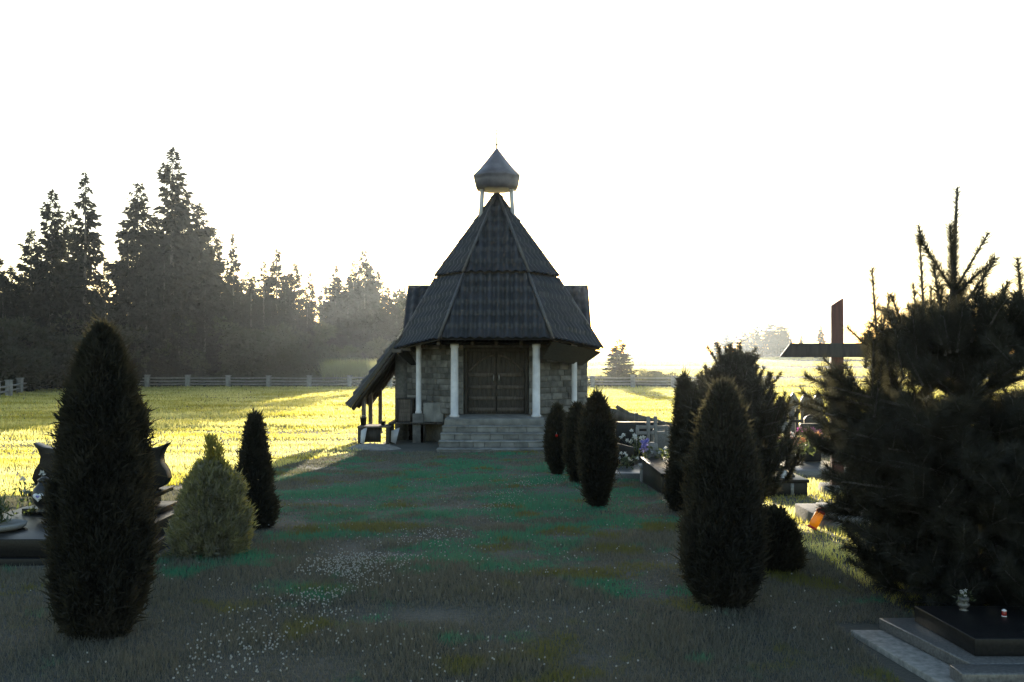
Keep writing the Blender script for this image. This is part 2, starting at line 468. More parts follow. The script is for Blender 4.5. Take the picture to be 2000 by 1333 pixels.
def mk_tree(name, label, cat, geo, mt, trunk_h, trunk_r, loc=(0, 0, 0), group=None, lean=0.0):
    t = thing(name, label, cat, loc, group)
    l = Vector(loc)
    g = G()
    pts = [l + Vector((lean * k * trunk_h, .02 * math.sin(k * 7), k * trunk_h)) for k in (-.01, .05, .25, .5, .75, 1.0)]
    g.tube(pts, [trunk_r * q for q in (1.35, 1.05, .85, .6, .35, .08)], 8)
    g.build('trunk', M['bark'], t, smooth=True)
    V, f = geo
    c = G(); c.add(V + np.array(l), [f]); c.build('crown', mt, t)
    return t

sp_protos = []
for i, (rm, spz) in enumerate([(3.1, .12), (3.7, .06), (2.6, .2), (4.0, .14), (3.2, .32)]):
    sp_protos.append(mk_tree('spruce_tree', 'x', 'tree', spruce_geo(20, rm, 20 + i, spz), M['spruce'], 19.4, .26))
used = set()
def place_spruce(px, top, D, wf=1.0, label=None, group='spruces of the forest beyond the fence', k=None):
    k = (int(px * 7 + D) % len(sp_protos)) if k is None else k
    p = sp_protos[k]
    o = p if k not in used else copy_thing(p)
    used.add(k)
    b = gp(px, D)
    H = EYE + (690 - top) / F * D - b.z
    s = H / 20.0
    o.location = b
    o.scale = (s * wf, s * wf, s)
    o.rotation_euler = (0, 0, rng.uniform(0, 6.28))
    o['label'] = label or 'dark spruce standing in the dense forest wall behind the wooden fence'
    o['group'] = group
    return o
D0 = 'forest spruce '
named = [
 (100, 372, 74, 1.05, 'tall spruce with gaps in its crown, left of the pair at the left forest edge', 0),
 (165, 338, 74, 0.95, 'narrow tall spruce, right one of the pair at the left forest edge', 2),
 (205, 505, 72, .55, 'thin sparse young spruce beside the gap of sky in the forest', 4),
 (268, 358, 80, 1.05, 'tall broad-topped spruce just right of the sky gap in the forest', 3),
 (335, 290, 82, 1.1, 'tallest spruce of the forest with a slim pointed top', 0),
 (388, 398, 84, 1.2, 'stout spruce leaning on the right flank of the tallest spruce', 1),
 (455, 458, 88, .8, 'pointed spruce standing alone in the dip right of the tall group', 2),
 (540, 488, 94, 1.15, 'spruce with a thin bare top in the middle of the forest', 4),
 (605, 530, 93, .8, 'small narrow spruce top in the middle dip of the forest', 2),
 (712, 490, 104, 1.1, 'hazy spruce, highest in the right half of the forest', 3),
]
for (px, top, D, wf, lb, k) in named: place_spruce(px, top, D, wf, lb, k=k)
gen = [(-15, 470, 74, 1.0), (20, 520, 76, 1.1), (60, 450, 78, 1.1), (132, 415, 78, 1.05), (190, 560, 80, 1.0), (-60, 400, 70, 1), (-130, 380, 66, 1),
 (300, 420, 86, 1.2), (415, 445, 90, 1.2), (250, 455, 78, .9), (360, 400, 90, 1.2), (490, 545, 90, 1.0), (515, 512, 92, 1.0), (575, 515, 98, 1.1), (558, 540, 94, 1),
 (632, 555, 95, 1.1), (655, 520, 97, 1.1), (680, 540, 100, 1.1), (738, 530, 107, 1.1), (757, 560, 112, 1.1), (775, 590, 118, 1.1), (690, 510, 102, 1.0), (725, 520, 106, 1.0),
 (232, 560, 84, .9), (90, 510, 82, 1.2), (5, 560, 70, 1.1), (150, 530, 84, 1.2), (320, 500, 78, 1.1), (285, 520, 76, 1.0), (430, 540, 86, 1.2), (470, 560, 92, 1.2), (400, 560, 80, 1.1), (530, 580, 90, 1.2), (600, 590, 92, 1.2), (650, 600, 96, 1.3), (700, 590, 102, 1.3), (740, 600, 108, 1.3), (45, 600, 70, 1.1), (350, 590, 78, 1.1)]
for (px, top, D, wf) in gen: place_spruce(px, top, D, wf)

# deeper forest that reads as one mass
mass = G()
fr = np.random.default_rng(91)
for i in range(85):
    px = fr.uniform(-260, 775); D = np.interp(px, [-260, 300, 600, 780], [88, 96, 105, 128]) + fr.uniform(2, 22)
    top = np.interp(px, [-260, 60, 200, 225, 300, 400, 480, 600, 700, 780], [480, 540, 580, 690, 450, 500, 545, 560, 540, 595]) + fr.uniform(-15, 45)
    if 205 < px < 232: continue
    b = gp(px, D); H = EYE + (690 - top) / F * D - b.z
    V, f = spruce_geo(20, 3.6, 300 + i, .05, .55)
    s = H / 20
    mass.add(V * np.array([s * 1.3, s * 1.3, s]) + np.array(b), [f])
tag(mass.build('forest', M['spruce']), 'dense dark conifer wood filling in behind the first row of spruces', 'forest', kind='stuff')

# bushes at the forest's foot
bp = [mk_tree('leafy_bush', 'x', 'bush', blob_geo(5, 3.0, 50 + i, 6500, .34), M['bushleaf'], 3.6, .09) for i in range(3)]
bused = set()
def place_bush(px, top, D, wf, label, group, k):
    p = bp[k]; o = p if k not in bused else copy_thing(p); bused.add(k)
    b = gp(px, D); H = EYE + (690 - top) / F * D - b.z; s = H / 5.0
    o.location = b; o.scale = (s * wf, s * wf, s); o.rotation_euler = (0, 0, rng.uniform(0, 6.28))
    o['label'] = label
    if group: o['group'] = group
    elif 'group' in o: del o['group']
    return o
for i, px in enumerate(range(-60, 800, 30)):
    D = np.interp(px, [-60, 100, 300, 500, 640, 800], [60, 70, 79, 84, 92, 112]) + (i % 3) * 2.2
    top = 640 + 26 * math.sin(px * .05) + (i * 37 % 30) + np.interp(px, [300, 700], [0, 15])
    place_bush(px, top, D, 1.0 + (i % 4) * .12, 'rounded leafy bush in the undergrowth at the foot of the forest', 'bushes at the forest foot', i % 3)
place_bush(776, 568, 122, .8, 'pale hazy broadleaf tree at the right end of the forest beside the chapel', None, 1)
place_bush(1275, 722, 84, 1.6, 'low wide bush beyond the fence, right of the small spruce', None, 0)
place_bush(1320, 734, 88, 1.2, 'smallest low bush beyond the fence, furthest right of the small spruce', None, 2)
place_spruce(1210, 662, 80, 2.3, 'small broad spruce standing alone beyond the fence right of the chapel', None, k=1)
for o in scene.objects:
    if o.parent is None and 'group' in o and o['group'] is None: del o['group']

# sunlit tall weeds past the fence
w = G(); n = 9000
y = rng.uniform(80, 86, n); x = (rng.uniform(636, 745, n) - 1000) / F * y
V, f = tris(np.stack([x, y, gz(x, y)], -1), nrm(np.stack([rng.normal(0, .2, n), rng.normal(0, .2, n), np.ones(n)], -1)), rng.uniform(.6, 2.5, n), .09); w.add(V, [f])
tag(w.build('tall_weeds', M['hayweed']), 'sunlit tall weeds behind the fence at the forest foot', 'weeds', kind='stuff')
w = G(); n = 7000
y = rng.uniform(76.5, 79, n); x = (rng.uniform(150, 1500, n) - 1000) / F * y
V, f = tris(np.stack([x, y, gz(x, y)], -1), nrm(np.stack([rng.normal(0, .25, n), rng.normal(0, .25, n), np.ones(n)], -1)), rng.uniform(.4, 1.25, n), .10); w.add(V, [f])
tag(w.build('verge_weeds', M['bushleaf']), 'rough uncut verge growing along the back of the fence', 'weeds', kind='stuff')

# far woods on the right
fw = G()
for i in range(46):
    D = 300 + fr.uniform(0, 40)
    px = fr.uniform(1392, 1560) if i < 34 else fr.uniform(1560, 1950)
    top = np.interp(px, [1392, 1420, 1500, 1530, 1550, 1570, 1950], [668, 648, 630, 632, 660, 668, 640]) + fr.uniform(-6, 10)
    b = gp(px, D); H = EYE + (690 - top) / F * D - b.z
    V, f = spruce_geo(20, 4.2, 700 + i, .0, .42); s = H / 20
    V = V * np.array([s * 1.5, s * 1.5, s])
    fw.add(V + np.array(b), [f])
tag(fw.build('far_wood', M['spruce']), 'pale hazy wood on the far edge of the field at right', 'wood', kind='stuff')
for (px, top, lb) in ((1566, 650, 'pale distant spruce in the far field, left of the wooden cross'), (1603, 636, 'taller distant spruce just left of the upright of the wooden cross')):
    place_spruce(px, top, 290, 1.2, lb, None)

# arborvitae
def thuja_geo(H, Rm, prof, seed, n=9000, leaf=.075, per=6, up=1.0):
    Rm = Rm * .86
    r = np.random.default_rng(seed)
    tt = np.array([p[0] for p in prof]); rr = np.array([p[1] for p in prof])
    # sample height weighted with radius
    zt = np.linspace(0, 1, 200); cdf = np.cumsum(np.interp(zt, tt, rr) + .05); cdf /= cdf[-1]
    t = np.interp(r.random(n), cdf, zt)
    a = r.random(n) * 2 * math.pi
    z = H * (1 - t)
    lump = 1 + .34 * (vnoise(a * 3.2 + seed, z / H * 9 + seed) - .5) + .24 * (vnoise(a * 8 + 9, z / H * 24) - .5)
    depth = 1 - .45 * r.random(n) ** 1.8
    rad = Rm * np.interp(t, tt, rr) * lump * depth
    out = np.stack([np.cos(a), np.sin(a), np.zeros(n)], -1)
    P = out * rad[:, None] + np.stack([np.zeros(n), np.zeros(n), z], -1)
    P = np.repeat(P, per, 0); o2 = np.repeat(out, per, 0)
    m = len(P)
    D = nrm(o2 * r.uniform(.1, .8, m)[:, None] + np.array([0, 0, up]) * r.uniform(.5, 1.2, m)[:, None] + r.normal(0, .42, (m, 3)))
    L = leaf * r.uniform(.55, 1.3, m) * np.where(r.random(m) < .07, 1.9, 1.0)
    P = P + r.normal(0, leaf * .25, (m, 3)); P[:, 2] = np.maximum(P[:, 2], .01)
    return diamonds(P, D, L, np.minimum(L, leaf) * .20)

PROF_COL = [(0, .05), (.04, .22), (.1, .45), (.18, .66), (.3, .86), (.45, .97), (.65, 1), (.85, .96), (.95, .82), (1, .55)]
PROF_EGG = [(0, .05), (.06, .28), (.13, .45), (.25, .66), (.45, .9), (.68, 1), (.85, .95), (.94, .75), (1, .4)]
PROF_CONE = [(0, .04), (.1, .26), (.25, .45), (.5, .72), (.75, .93), (.9, 1), (1, .75)]
PROF_SPIN = [(0, .05), (.1, .4), (.25, .75), (.45, 1), (.65, .95), (.82, .75), (.93, .5), (1, .25)]
PROF_DOME = [(0, .06), (.05, .3), (.12, .5), (.25, .68), (.5, .86), (.75, 1), (.92, .98), (1, .8)]

def thuja(label, px, D, H, Rm, prof, seed, n, leaf, name='arborvitae', mt='thuja', cat='shrub', group=None):
    b = gp(px, D)
    t = thing(name, label, cat, b, group)
    s = G(); s.tube([b + Vector((0, 0, -.03)), b + Vector((.01, 0, H * .5)), b + Vector((0, .01, H * .88))], [.05 * Rm / .3, .035 * Rm / .3, .008], 7)
    tt = np.array([p[0] for p in prof]); rr = np.array([p[1] for p in prof])
    s.build('trunk', M['bark'], t, smooth=True)
    g = G(); V, f = thuja_geo(H, Rm, prof, seed, n, leaf); g.add(V + np.array(b), [f])
    # dense inner twigs
    r = np.random.default_rng(seed + 5); k = n // 5
    t2 = r.random(k) * .9 + .06; a = r.random(k) * 6.283
    rad = Rm * np.interp(t2, tt, rr) * r.uniform(.2, .62, k)
    P = np.stack([np.cos(a) * rad, np.sin(a) * rad, H * (1 - t2)], -1)
    V, f = diamonds(P, nrm(r.normal(0, .5, (k, 3)) + np.array([0, 0, 1.])), leaf * 2.0, leaf * 1.3); g.add(V + np.array(b), [f])
    g.build('crown', M[mt], t)
    return t

thuja('largest columnar arborvitae in the foreground, hiding the middle of a black grave', 200, 5.32, 1.76, .275, PROF_COL, 1, 19000, .05)
thuja('egg-shaped dark arborvitae in the right foreground beside the low bush', 1411, 5.9, 1.40, .262, PROF_EGG, 2, 15000, .05)
thuja('pointed dark arborvitae cone behind the pale dome-shaped shrub', 498, 9.2, 1.10, .215, PROF_CONE, 3, 8000, .055)
g3 = 'arborvitae lining the lawn right of the chapel steps'
thuja('spindle-shaped arborvitae in front, standing right in the row beside the chapel steps', 1166, 11.0, 1.33, .235, PROF_SPIN, 4, 7000, .06, group=g3)
thuja('slim arborvitae half hidden in the middle of the row beside the chapel steps', 1128, 14.0, 1.18, .20, PROF_SPIN, 5, 5000, .065, group=g3)
thuja('dark arborvitae touching the right edge of the chapel steps', 1088, 15.5, 1.15, .20, PROF_SPIN, 6, 5000, .065, group=g3)
d = thuja('pale dome-shaped false cypress with a loose sunlit tuft on top', 415, 7.6, .74, .335, PROF_DOME, 7, 12000, .05, name='dome_shrub', mt='juniper')
b = d.location
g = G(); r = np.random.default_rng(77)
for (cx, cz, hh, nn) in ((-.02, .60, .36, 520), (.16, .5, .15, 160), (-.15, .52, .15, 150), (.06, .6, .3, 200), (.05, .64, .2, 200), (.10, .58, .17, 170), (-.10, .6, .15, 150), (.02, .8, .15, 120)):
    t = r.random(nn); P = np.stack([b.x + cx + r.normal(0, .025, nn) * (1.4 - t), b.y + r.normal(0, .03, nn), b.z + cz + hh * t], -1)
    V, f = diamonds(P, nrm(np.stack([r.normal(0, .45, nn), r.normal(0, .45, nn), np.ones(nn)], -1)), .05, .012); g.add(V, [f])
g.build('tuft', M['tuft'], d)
thuja('narrow dark arborvitae rising at the left of the bushy dwarf pine', 1336, 10.6, 1.55, .20, PROF_CONE, 8, 6000, .06)
thuja('low rounded dark bush at the right foot of the egg-shaped arborvitae', 1508, 7.0, .42, .22, PROF_DOME, 9, 4500, .05, name='low_bush')
thuja('slender columnar cypress between the two pointed gravestones far right', 1524, 24.5, 1.15, .15, PROF_COL, 10, 2200, .08, name='small_cypress')
thuja('slender columnar cypress right of the two pointed gravestones far right', 1584, 24.0, 1.1, .17, PROF_COL, 11, 2200, .08, name='small_cypress')

# pines
def shoot(P0, P1, n, nl, nw, r, flare=.75, base=.0):
    """needles along a curved twig"""
    P0 = np.array(P0, float); P1 = np.array(P1, float)
    t = base + (1 - base) * r.random(n)
    ax = P1 - P0; L = np.linalg.norm(ax); ax = ax / L
    P = P0 + np.outer(t * L, ax)
    rad = nrm(np.cross(np.tile(ax, (n, 1)), r.normal(size=(n, 3))))
    D = nrm(rad * flare * r.uniform(.6, 1.2, n)[:, None] + ax * r.uniform(.45, 1.0, n)[:, None])
    return tris(P, D, nl * r.uniform(.7, 1.15, n), nw)

def pine(name, label, base, shoots, twigs, trunkpts, trunk_r, nl, nw, dens, group=None):
    t = thing(name, label, 'tree', base, group)
    r = np.random.default_rng(int(abs(base[0]) * 1000))
    g = G(); g.tube(trunkpts, trunk_r, 8); g.build('trunk', M['bark'], t, smooth=True)
    g = G()
    for (a, b, w) in twigs: g.tube([a, (Vector(a) + Vector(b)) / 2, b], [w, w * .75, w * .45], 5)
    g.build('branches', M['bark'], t, smooth=True)
    g = G()
    for (a, b, k) in shoots:
        L = (Vector(b) - Vector(a)).length
        V, f = shoot(a, b, max(20, int(L * dens * k)), nl, nw, r, flare=(1.1 if k < .7 else .9)); g.add(V, [f])
    g.build('needles', M['pine'], t)
    return t

def big_pine():
    D = 6.0; r = np.random.default_rng(5)
    base = gp(1885, D)
    tp = [base + Vector((0, 0, -.05)), base + Vector((.02, 0, .7)), base + Vector((-.02, .03, 1.4)), at(1862, 570, D), at(1866, 470, D), at(1872, 366, D)]
    sh, tw = [], []
    q = lambda px, py, dd=0: at(px, py, D + dd)
    # shoots that stand against the sky
    def S(a, b, k, dd=0.0, dd2=None):
        A = q(a[0], a[1], dd); B = q(b[0], b[1], dd if dd2 is None else dd2)
        tw.append((A, B, .009)); sh.append((A, B, k * 1.5 if k > .7 else .75))
    S((1866, 470), (1872, 366), .28); S((1862, 570), (1858, 440), 1.1, -.05); S((1862, 570), (1867, 470), 1.0)
    S((1860, 565), (1800, 470), 1.0, -.1, -.2); S((1803, 475), (1795, 440), .7, -.2); S((1806, 640), (1797, 455), .35, -.15)
    S((1863, 572), (1932, 455), .38, 0, .1); S((1866, 575), (1945, 505), .9, -.05, -.25); S((1888, 590), (1942, 512), .6, -.2, -.3)
    S((1780, 690), (1742, 578), .8, .1); S((1715, 690), (1704, 524), .42, .05); S((1712, 690), (1740, 575), .6, .1)
    S((1795, 690), (1785, 555), .6, .2); S((1815, 680), (1820, 560), .6, .15); S((1835, 660), (1840, 560), .9, .1)
    S((1925, 690), (1920, 540), .4, .1); S((1990, 650), (1958, 565), .6, .0); S((2000, 620), (1988, 505), .8, .0); S((2040, 640), (2010, 540), .9)
    S((1640, 730), (1608, 700), .6, .1); S((1720, 700), (1655, 640), .45, .1); S((1690, 720), (1698, 640), .8, .1); S((1735, 690), (1720, 625), .9, .2)
    for (a, b) in (((1905, 640), (1925, 585)), ((1900, 650), (1880, 600)), ((1830, 640), (1775, 600)), ((1945, 640), (1985, 590)), ((1760, 680), (1735, 610)), ((2010, 660), (2030, 580)), ((1985, 690), (2005, 600)), ((1890, 640), (1915, 560)), ((1840, 620), (1825, 520)), ((1700, 700), (1690, 655)), ((1930, 660), (1960, 600)), ((1800, 690), (1760, 640))):
        S(a, b, .95, r.uniform(-.3, .3))
    for k in range(70):
        px = r.uniform(1700, 2060); top = np.interp(px, [1700, 1760, 1830, 1880, 1950, 2060], [650, 625, 560, 545, 580, 560]) + r.uniform(0, 70)
        ln_ = r.uniform(60, 120); S((px + r.uniform(-35, 35) + (1880 - px) * .12, top + ln_), (px, top), r.uniform(.9, 1.2), r.uniform(-.45, .45))
    S((1960, 700), (1950, 615), 1.0, .1); S((1880, 680), (1895, 590), 1.0, .1); S((1850, 690), (1860, 580), 1.0)
    # tiers of boughs with side shoots
    for z in np.linspace(.06, 1.55, 13):
        u = z / 1.70
        Rr = np.interp(u, [0, .15, .4, .7, .8, .9, 1], [1.0, 1.02, 1.0, .97, .62, .42, .22])
        c = Vector((np.interp(u, [0, .4, 1], [base.x + .14, base.x + .05, base.x - .05]), base.y, base.z + z))
        nb = 17 if u < .75 else 11
        for b in range(nb):
            a = 2 * math.pi * (b + r.random()) / nb
            L = Rr * r.uniform(.75, 1.08)
            o = Vector((math.cos(a), math.sin(a), 0))
            if o.x < 0: L *= 1 + o.x * np.interp(u, [0, .3, .6], [.36, .12, .0])
            tip = c + o * L + Vector((0, 0, L * (r.uniform(-.02, .12) if u < .2 else r.uniform(.02, .25) if u < .72 else r.uniform(.2, .9))))
            tw.append((c, tip, .014))
            sh.append((c + (tip - c) * .25, tip, 1.0))
            for k in range(12 if u < .75 else 7):
                s = r.uniform(.25, 1.0)
                p0 = c + (tip - c) * s
                d = o * r.uniform(.2, 1) + Vector((r.normal(0, .6), r.normal(0, .6), r.uniform(.1, 1.1)))
                d.normalize()
                p1 = p0 + d * r.uniform(.10, .24)
                tw.append((p0, p1, .006)); sh.append((p0, p1, 1.25))
    pine('pine_tree', 'big dark young pine with long shoots against the sky at the right edge', base, sh, tw, tp, [.07, .055, .04, .02, .012, .005], .078, .0034, 1400)
big_pine()

def dwarf_pine():
    D = 10.0; r = np.random.default_rng(6)
    base = gp(1428, D); sh, tw = [], []
    H = EYE + (690 - 700) / F * D - base.z
    tp = [base + Vector((0, 0, -.05)), base + Vector((0, 0, H * .5)), base + Vector((.01, 0, H * .95))]
    def S(a, b, k, dd=0): A = at(a[0], a[1], D + dd); B = at(b[0], b[1], D + dd); tw.append((A, B, .01)); sh.append((A, B, k))
    for (a, b) in (((1432, 770), (1434, 682)), ((1420, 770), (1412, 705)), ((1445, 770), (1450, 700)), ((1400, 790), (1388, 728)), ((1460, 790), (1468, 722)), ((1378, 800), (1372, 735)), ((1405, 770), (1400, 712)), ((1470, 800), (1480, 745)), ((1490, 830), (1502, 770)), ((1505, 860), (1520, 800)), ((1365, 820), (1358, 765)), ((1440, 780), (1424, 722)), ((1480, 820), (1490, 760))):
        S(a, b, 1.1, r.uniform(-.1, .1))
    for z in np.linspace(.15, H * .9, 12):
        u = z / H
        Rr = np.interp(u, [0, .3, .62, .75, .86, 1], [.5, .70, .60, .40, .22, .06])
        for b in range(15):
            a = 2 * math.pi * (b + r.random()) / 11; L = Rr * r.uniform(.7, 1.1)
            o = Vector((math.cos(a), math.sin(a), 0)); c = base + Vector((.02, 0, z))
            tip = c + o * L + Vector((0, 0, L * .3)); tw.append((c, tip, .012)); sh.append((c + (tip - c) * .5, tip, 1))
            for k in range(7):
                p0 = c + (tip - c) * r.uniform(.25, 1); d = (o * r.uniform(0, .5) + Vector((r.normal(0, .25), r.normal(0, .25), 1))).normalized()
                p1 = p0 + d * r.uniform(.10, .2) * (1.7 if r.random() < .15 else 1); tw.append((p0, p1, .007)); sh.append((p0, p1, 1.2))
    pine('dwarf_pine', 'bushy dwarf pine with upright candles behind the egg-shaped arborvitae', base, sh, tw, tp, [.06, .05, .02], .06, .006, 900)
dwarf_pine()

# ------------------------------------------------------------------ fences
def fence(label, pts, h, pw, railz, endpost=True):
    f = thing('rail_fence', label, 'fence', Vector((pts[0][0], pts[0][1], float(gz(*pts[0])))))
    for i, p in enumerate(pts):
        z = float(gz(*p)); g = G()
        hh = h + rng.uniform(-.03, .05)
        g.box((p[0], p[1], z + hh / 2 - .05), (pw, pw, hh + .1)); g.box((p[0], p[1], z + hh + .025), (pw + .08, pw + .08, .05))
        g.build('post', M['fencepost'], f, bevel=.015)
    for i in range(len(pts) - 1):
        a = Vector((*pts[i], float(gz(*pts[i])))); b = Vector((*pts[i + 1], float(gz(*pts[i + 1])))); d = (b - a).normalized()
        a2 = a + d * (pw / 2 + .003); b2 = b - d * (pw / 2 + .003)
        for rz in railz:
            g = G(); j = rng.uniform(-.03, .03); j2 = rng.uniform(-.03, .03)
            g.tube([a2 + Vector((0, 0, rz + j)), (a2 + b2) / 2 + Vector((0, 0, rz - .02)), b2 + Vector((0, 0, rz + j2))], [.065, .06, .055], 6)
            g.build('rail', M['rail'], f, smooth=True)
back = [((px - 1000) / F * 75, 75.0) for px in range(130, 1480, 79)]
fence('long back fence with thick pale posts and wooden rails along the forest', back, .95, .34, (.28, .52, .78))
side = [(-30.2 - i * 1.55, 54 + i * 4.2) for i in range(-1, 5)]
fence('side fence with slimmer posts running back to the forest at far left', side, 1.0, .32, (.35, .65))

exec_rest = True
# ------------------------------------------------------------------ chapel
CX, CY = -.42, 25.4
ch = thing('chapel', 'small stone chapel with steep tiled roof, white columns and a lantern dome', 'chapel', (CX, CY, float(gz(CX, CY))))
def hexv(r, zs, rot=0):
    angs = [240, 300, 0, 60, 120, 180]     # front left, front right, right, back right, back left, left
    return [Vector((CX + r * math.cos(R(a)), CY + r * math.sin(R(a)), z)) for a, z in zip(angs, zs)]

def tiles(g, bl, br, tl, tr, pitch=.23, course=.36, amp=.040, under=.05):
    """one roof slope with the relief of pressed tiles"""
    bl, br, tl, tr = map(np.array, (bl, br, tl, tr))
    wdt = np.linalg.norm(br - bl); hgt = np.linalg.norm((tl + tr) / 2 - (bl + br) / 2)
    nu = max(8, int(wdt / .03)); nv = max(6, int(hgt / course) * 6)
    u = np.linspace(0, 1, nu + 1); v = np.linspace(0, 1, nv + 1)
    U, Vv = np.meshgrid(u, v)
    P = ((1 - U) * (1 - Vv))[..., None] * bl + (U * (1 - Vv))[..., None] * br + ((1 - U) * Vv)[..., None] * tl + (U * Vv)[..., None] * tr
    n = np.cross(br - bl, (tl + tr) / 2 - (bl + br) / 2); n = n / np.linalg.norm(n)
    e = (br - bl) / wdt
    um = (P - (bl + br) / 2) @ e
    vm = Vv * hgt
    ph = (vm / course) % 1.0
    d = amp * np.sin(2 * np.pi * um / pitch) + .065 * (1 - ph) + .02
    edge = np.minimum(np.minimum(U, 1 - U) * 30, 1); d = d * edge
    P2 = P + d[..., None] * n
    i = np.arange(nv)[:, None] * (nu + 1) + np.arange(nu)[None, :]
    q = np.stack([i, i + 1, i + nu + 2, i + nu + 1], -1).reshape(-1, 4)
    g.add(P2.reshape(-1, 3), [q])
    if under:
        B = [p - n * under for p in (bl, br, tr, tl)]
        if np.linalg.norm(tl - tr) < 1e-4: B = B[:3]
        g.add(B, [list(range(len(B)))[::-1]])
        g.add([bl, br, br - n * under, bl - n * under], [[0, 3, 2, 1]])

eave = hexv(2.79, [1.95, 1.95, 1.70, 1.75, 1.75, 1.70])
eave[2].x += .12; eave[1].x += .03
brk = hexv(1.67, [3.64] * 6)
up0 = hexv(1.69, [3.69] * 6)
up1 = hexv(.02, [5.97] * 6)
lo_r = G(); up_r = G()
for i in range(6):
    j = (i + 1) % 6
    tiles(lo_r, eave[i], eave[j], brk[i], brk[j])
    tiles(up_r, up0[i], up0[j], up1[i], up1[j])
lo = lo_r.build('lower_roof', M['roof'], ch)
up = up_r.build('upper_roof', M['roof'], ch)
bd = G()
b0 = hexv(1.655, [3.58] * 6); b1 = hexv(1.655, [3.74] * 6)
for i in range(6):
    j = (i + 1) % 6; bd.poly([b0[i], b0[j], b1[j], b1[i]])
bd.build('roof_band', M['wood_dark'], ch)
for A, B, par, k in ((eave, brk, lo, 1), (up0, up1, up, 1)):
    for i in range(6):
        g = G(); o = (A[i] - Vector((CX, CY, A[i].z))).normalized() * .02 + Vector((0, 0, .03))
        g.tube([A[i] + o, B[i] + o], [.042, .042], 7); g.build('ridge_cap', M['ridge'], par, smooth=True)
# boxed eaves at the flanks
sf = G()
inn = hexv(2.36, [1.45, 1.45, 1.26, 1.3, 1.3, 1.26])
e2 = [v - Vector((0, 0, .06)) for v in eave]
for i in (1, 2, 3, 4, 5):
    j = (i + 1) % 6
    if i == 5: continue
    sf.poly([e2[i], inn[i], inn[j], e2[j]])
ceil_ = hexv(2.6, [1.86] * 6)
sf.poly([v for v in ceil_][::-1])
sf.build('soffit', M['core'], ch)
for px in (856, 922, 969, 1018, 1083):
    g = G(); p = at(px, 671, 23.35); g.box((p.x, p.y + .25, p.z), (.07, .5, .09)); g.build('rafter_end', M['wood_old'], ch, bevel=.008)
for (px, py) in ((768, 686), (785, 682), (813, 677)):
    g = G(); p = at(px, py, 24.9); g.box((p.x + .1, p.y + .1, p.z), (.07, .3, .09), rz=R(60)); g.build('rafter_end', M['wood_old'], ch, bevel=.008)

# walls of stone blocks
def block_wall(name, p0, p1, z0, z1, thick=.35, course=.17, hole=None, seed=1):
    r = np.random.default_rng(seed)
    p0 = Vector((*p0, 0)); p1 = Vector((*p1, 0)); d = p1 - p0; L = d.length; d.normalize()
    nrm_ = Vector((d.y, -d.x, 0))
    if nrm_.y > 0: nrm_ = -nrm_
    a = math.atan2(d.y, d.x)
    g = G()
    c = (p0 + p1) / 2 - nrm_ * (thick / 2)
    if hole is None:
        g.box((c.x, c.y, (z0 + z1) / 2), (L, thick, z1 - z0), rz=a)
    else:
        for (s0, s1, za, zb) in ((0, hole[0], z0, z1), (hole[1], L, z0, z1), (hole[0], hole[1], hole[2], z1)):
            m = p0 + d * ((s0 + s1) / 2) - nrm_ * (thick / 2)
            g.box((m.x, m.y, (za + zb) / 2), (s1 - s0, thick, zb - za), rz=a)
    w = g.build(name, M['mortar'], ch)
    g = G(); z = z0
    while z < z1 - .05:
        hgt = min(course * r.uniform(.85, 1.15), z1 - z)
        s = 0.0
        while s < L - .02:
            bl = min(r.uniform(.22, .52), L - s)
            if L - s - bl < .1: bl = L - s
            s0, s1 = s, s + bl; s += bl
            if hole is not None and z < hole[2] and s1 > hole[0] and s0 < hole[1]:
                if s0 < hole[0] - .04: s1 = hole[0]
                elif s1 > hole[1] + .04: s0 = hole[1]
                else: continue
            pr = r.uniform(.012, .04)
            m = p0 + d * ((s0 + s1) / 2) + nrm_ * (pr / 2 - .003)
            g.box((m.x, m.y, z + hgt / 2), (s1 - s0 - .014, pr + .006, hgt - .014), rz=a)
        z += hgt
    g.build('stone_facing', M['stone'], w, bevel=.006)
    return w
ZF = -.035
gb = float(gz(CX, CY)) - .1
WL, WR, WF, WB = (-2.95, 26.0), (2.11, 26.0), (-1.55, 24.6), (.70, 24.6)
block_wall('wall', WL, WF, ZF, 1.83, seed=11)
block_wall('wall', WF, WB, ZF, 1.83, hole=(.26, 2.0, 1.75), seed=12)
block_wall('wall', WB, WR, ZF, 1.83, seed=13)
block_wall('wall', (2.11, 26.02), (2.11, 29.2), gb, 1.7, seed=14)
block_wall('wall', (-2.95, 26.02), (-2.95, 29.2), gb, 1.7, seed=15)
g = G(); g.bx(-2.9, 2.06, 29.0, 29.2, gb, 1.7); g.build('wall', M['mortar'], ch)
g = G()
g.prism([(-2.93, 26.4, gb), (-1.55, 24.65, gb), (.70, 24.65, gb), (2.09, 26.4, gb), (2.09, 29.1, gb), (-2.93, 29.1, gb)],
        [(-2.93, 26.4, ZF - .004), (-1.55, 24.65, ZF - .004), (.70, 24.65, ZF - .004), (2.09, 26.4, ZF - .004), (2.09, 29.1, ZF - .004), (-2.93, 29.1, ZF - .004)])
g.build('foundation', M['mortar'], ch)
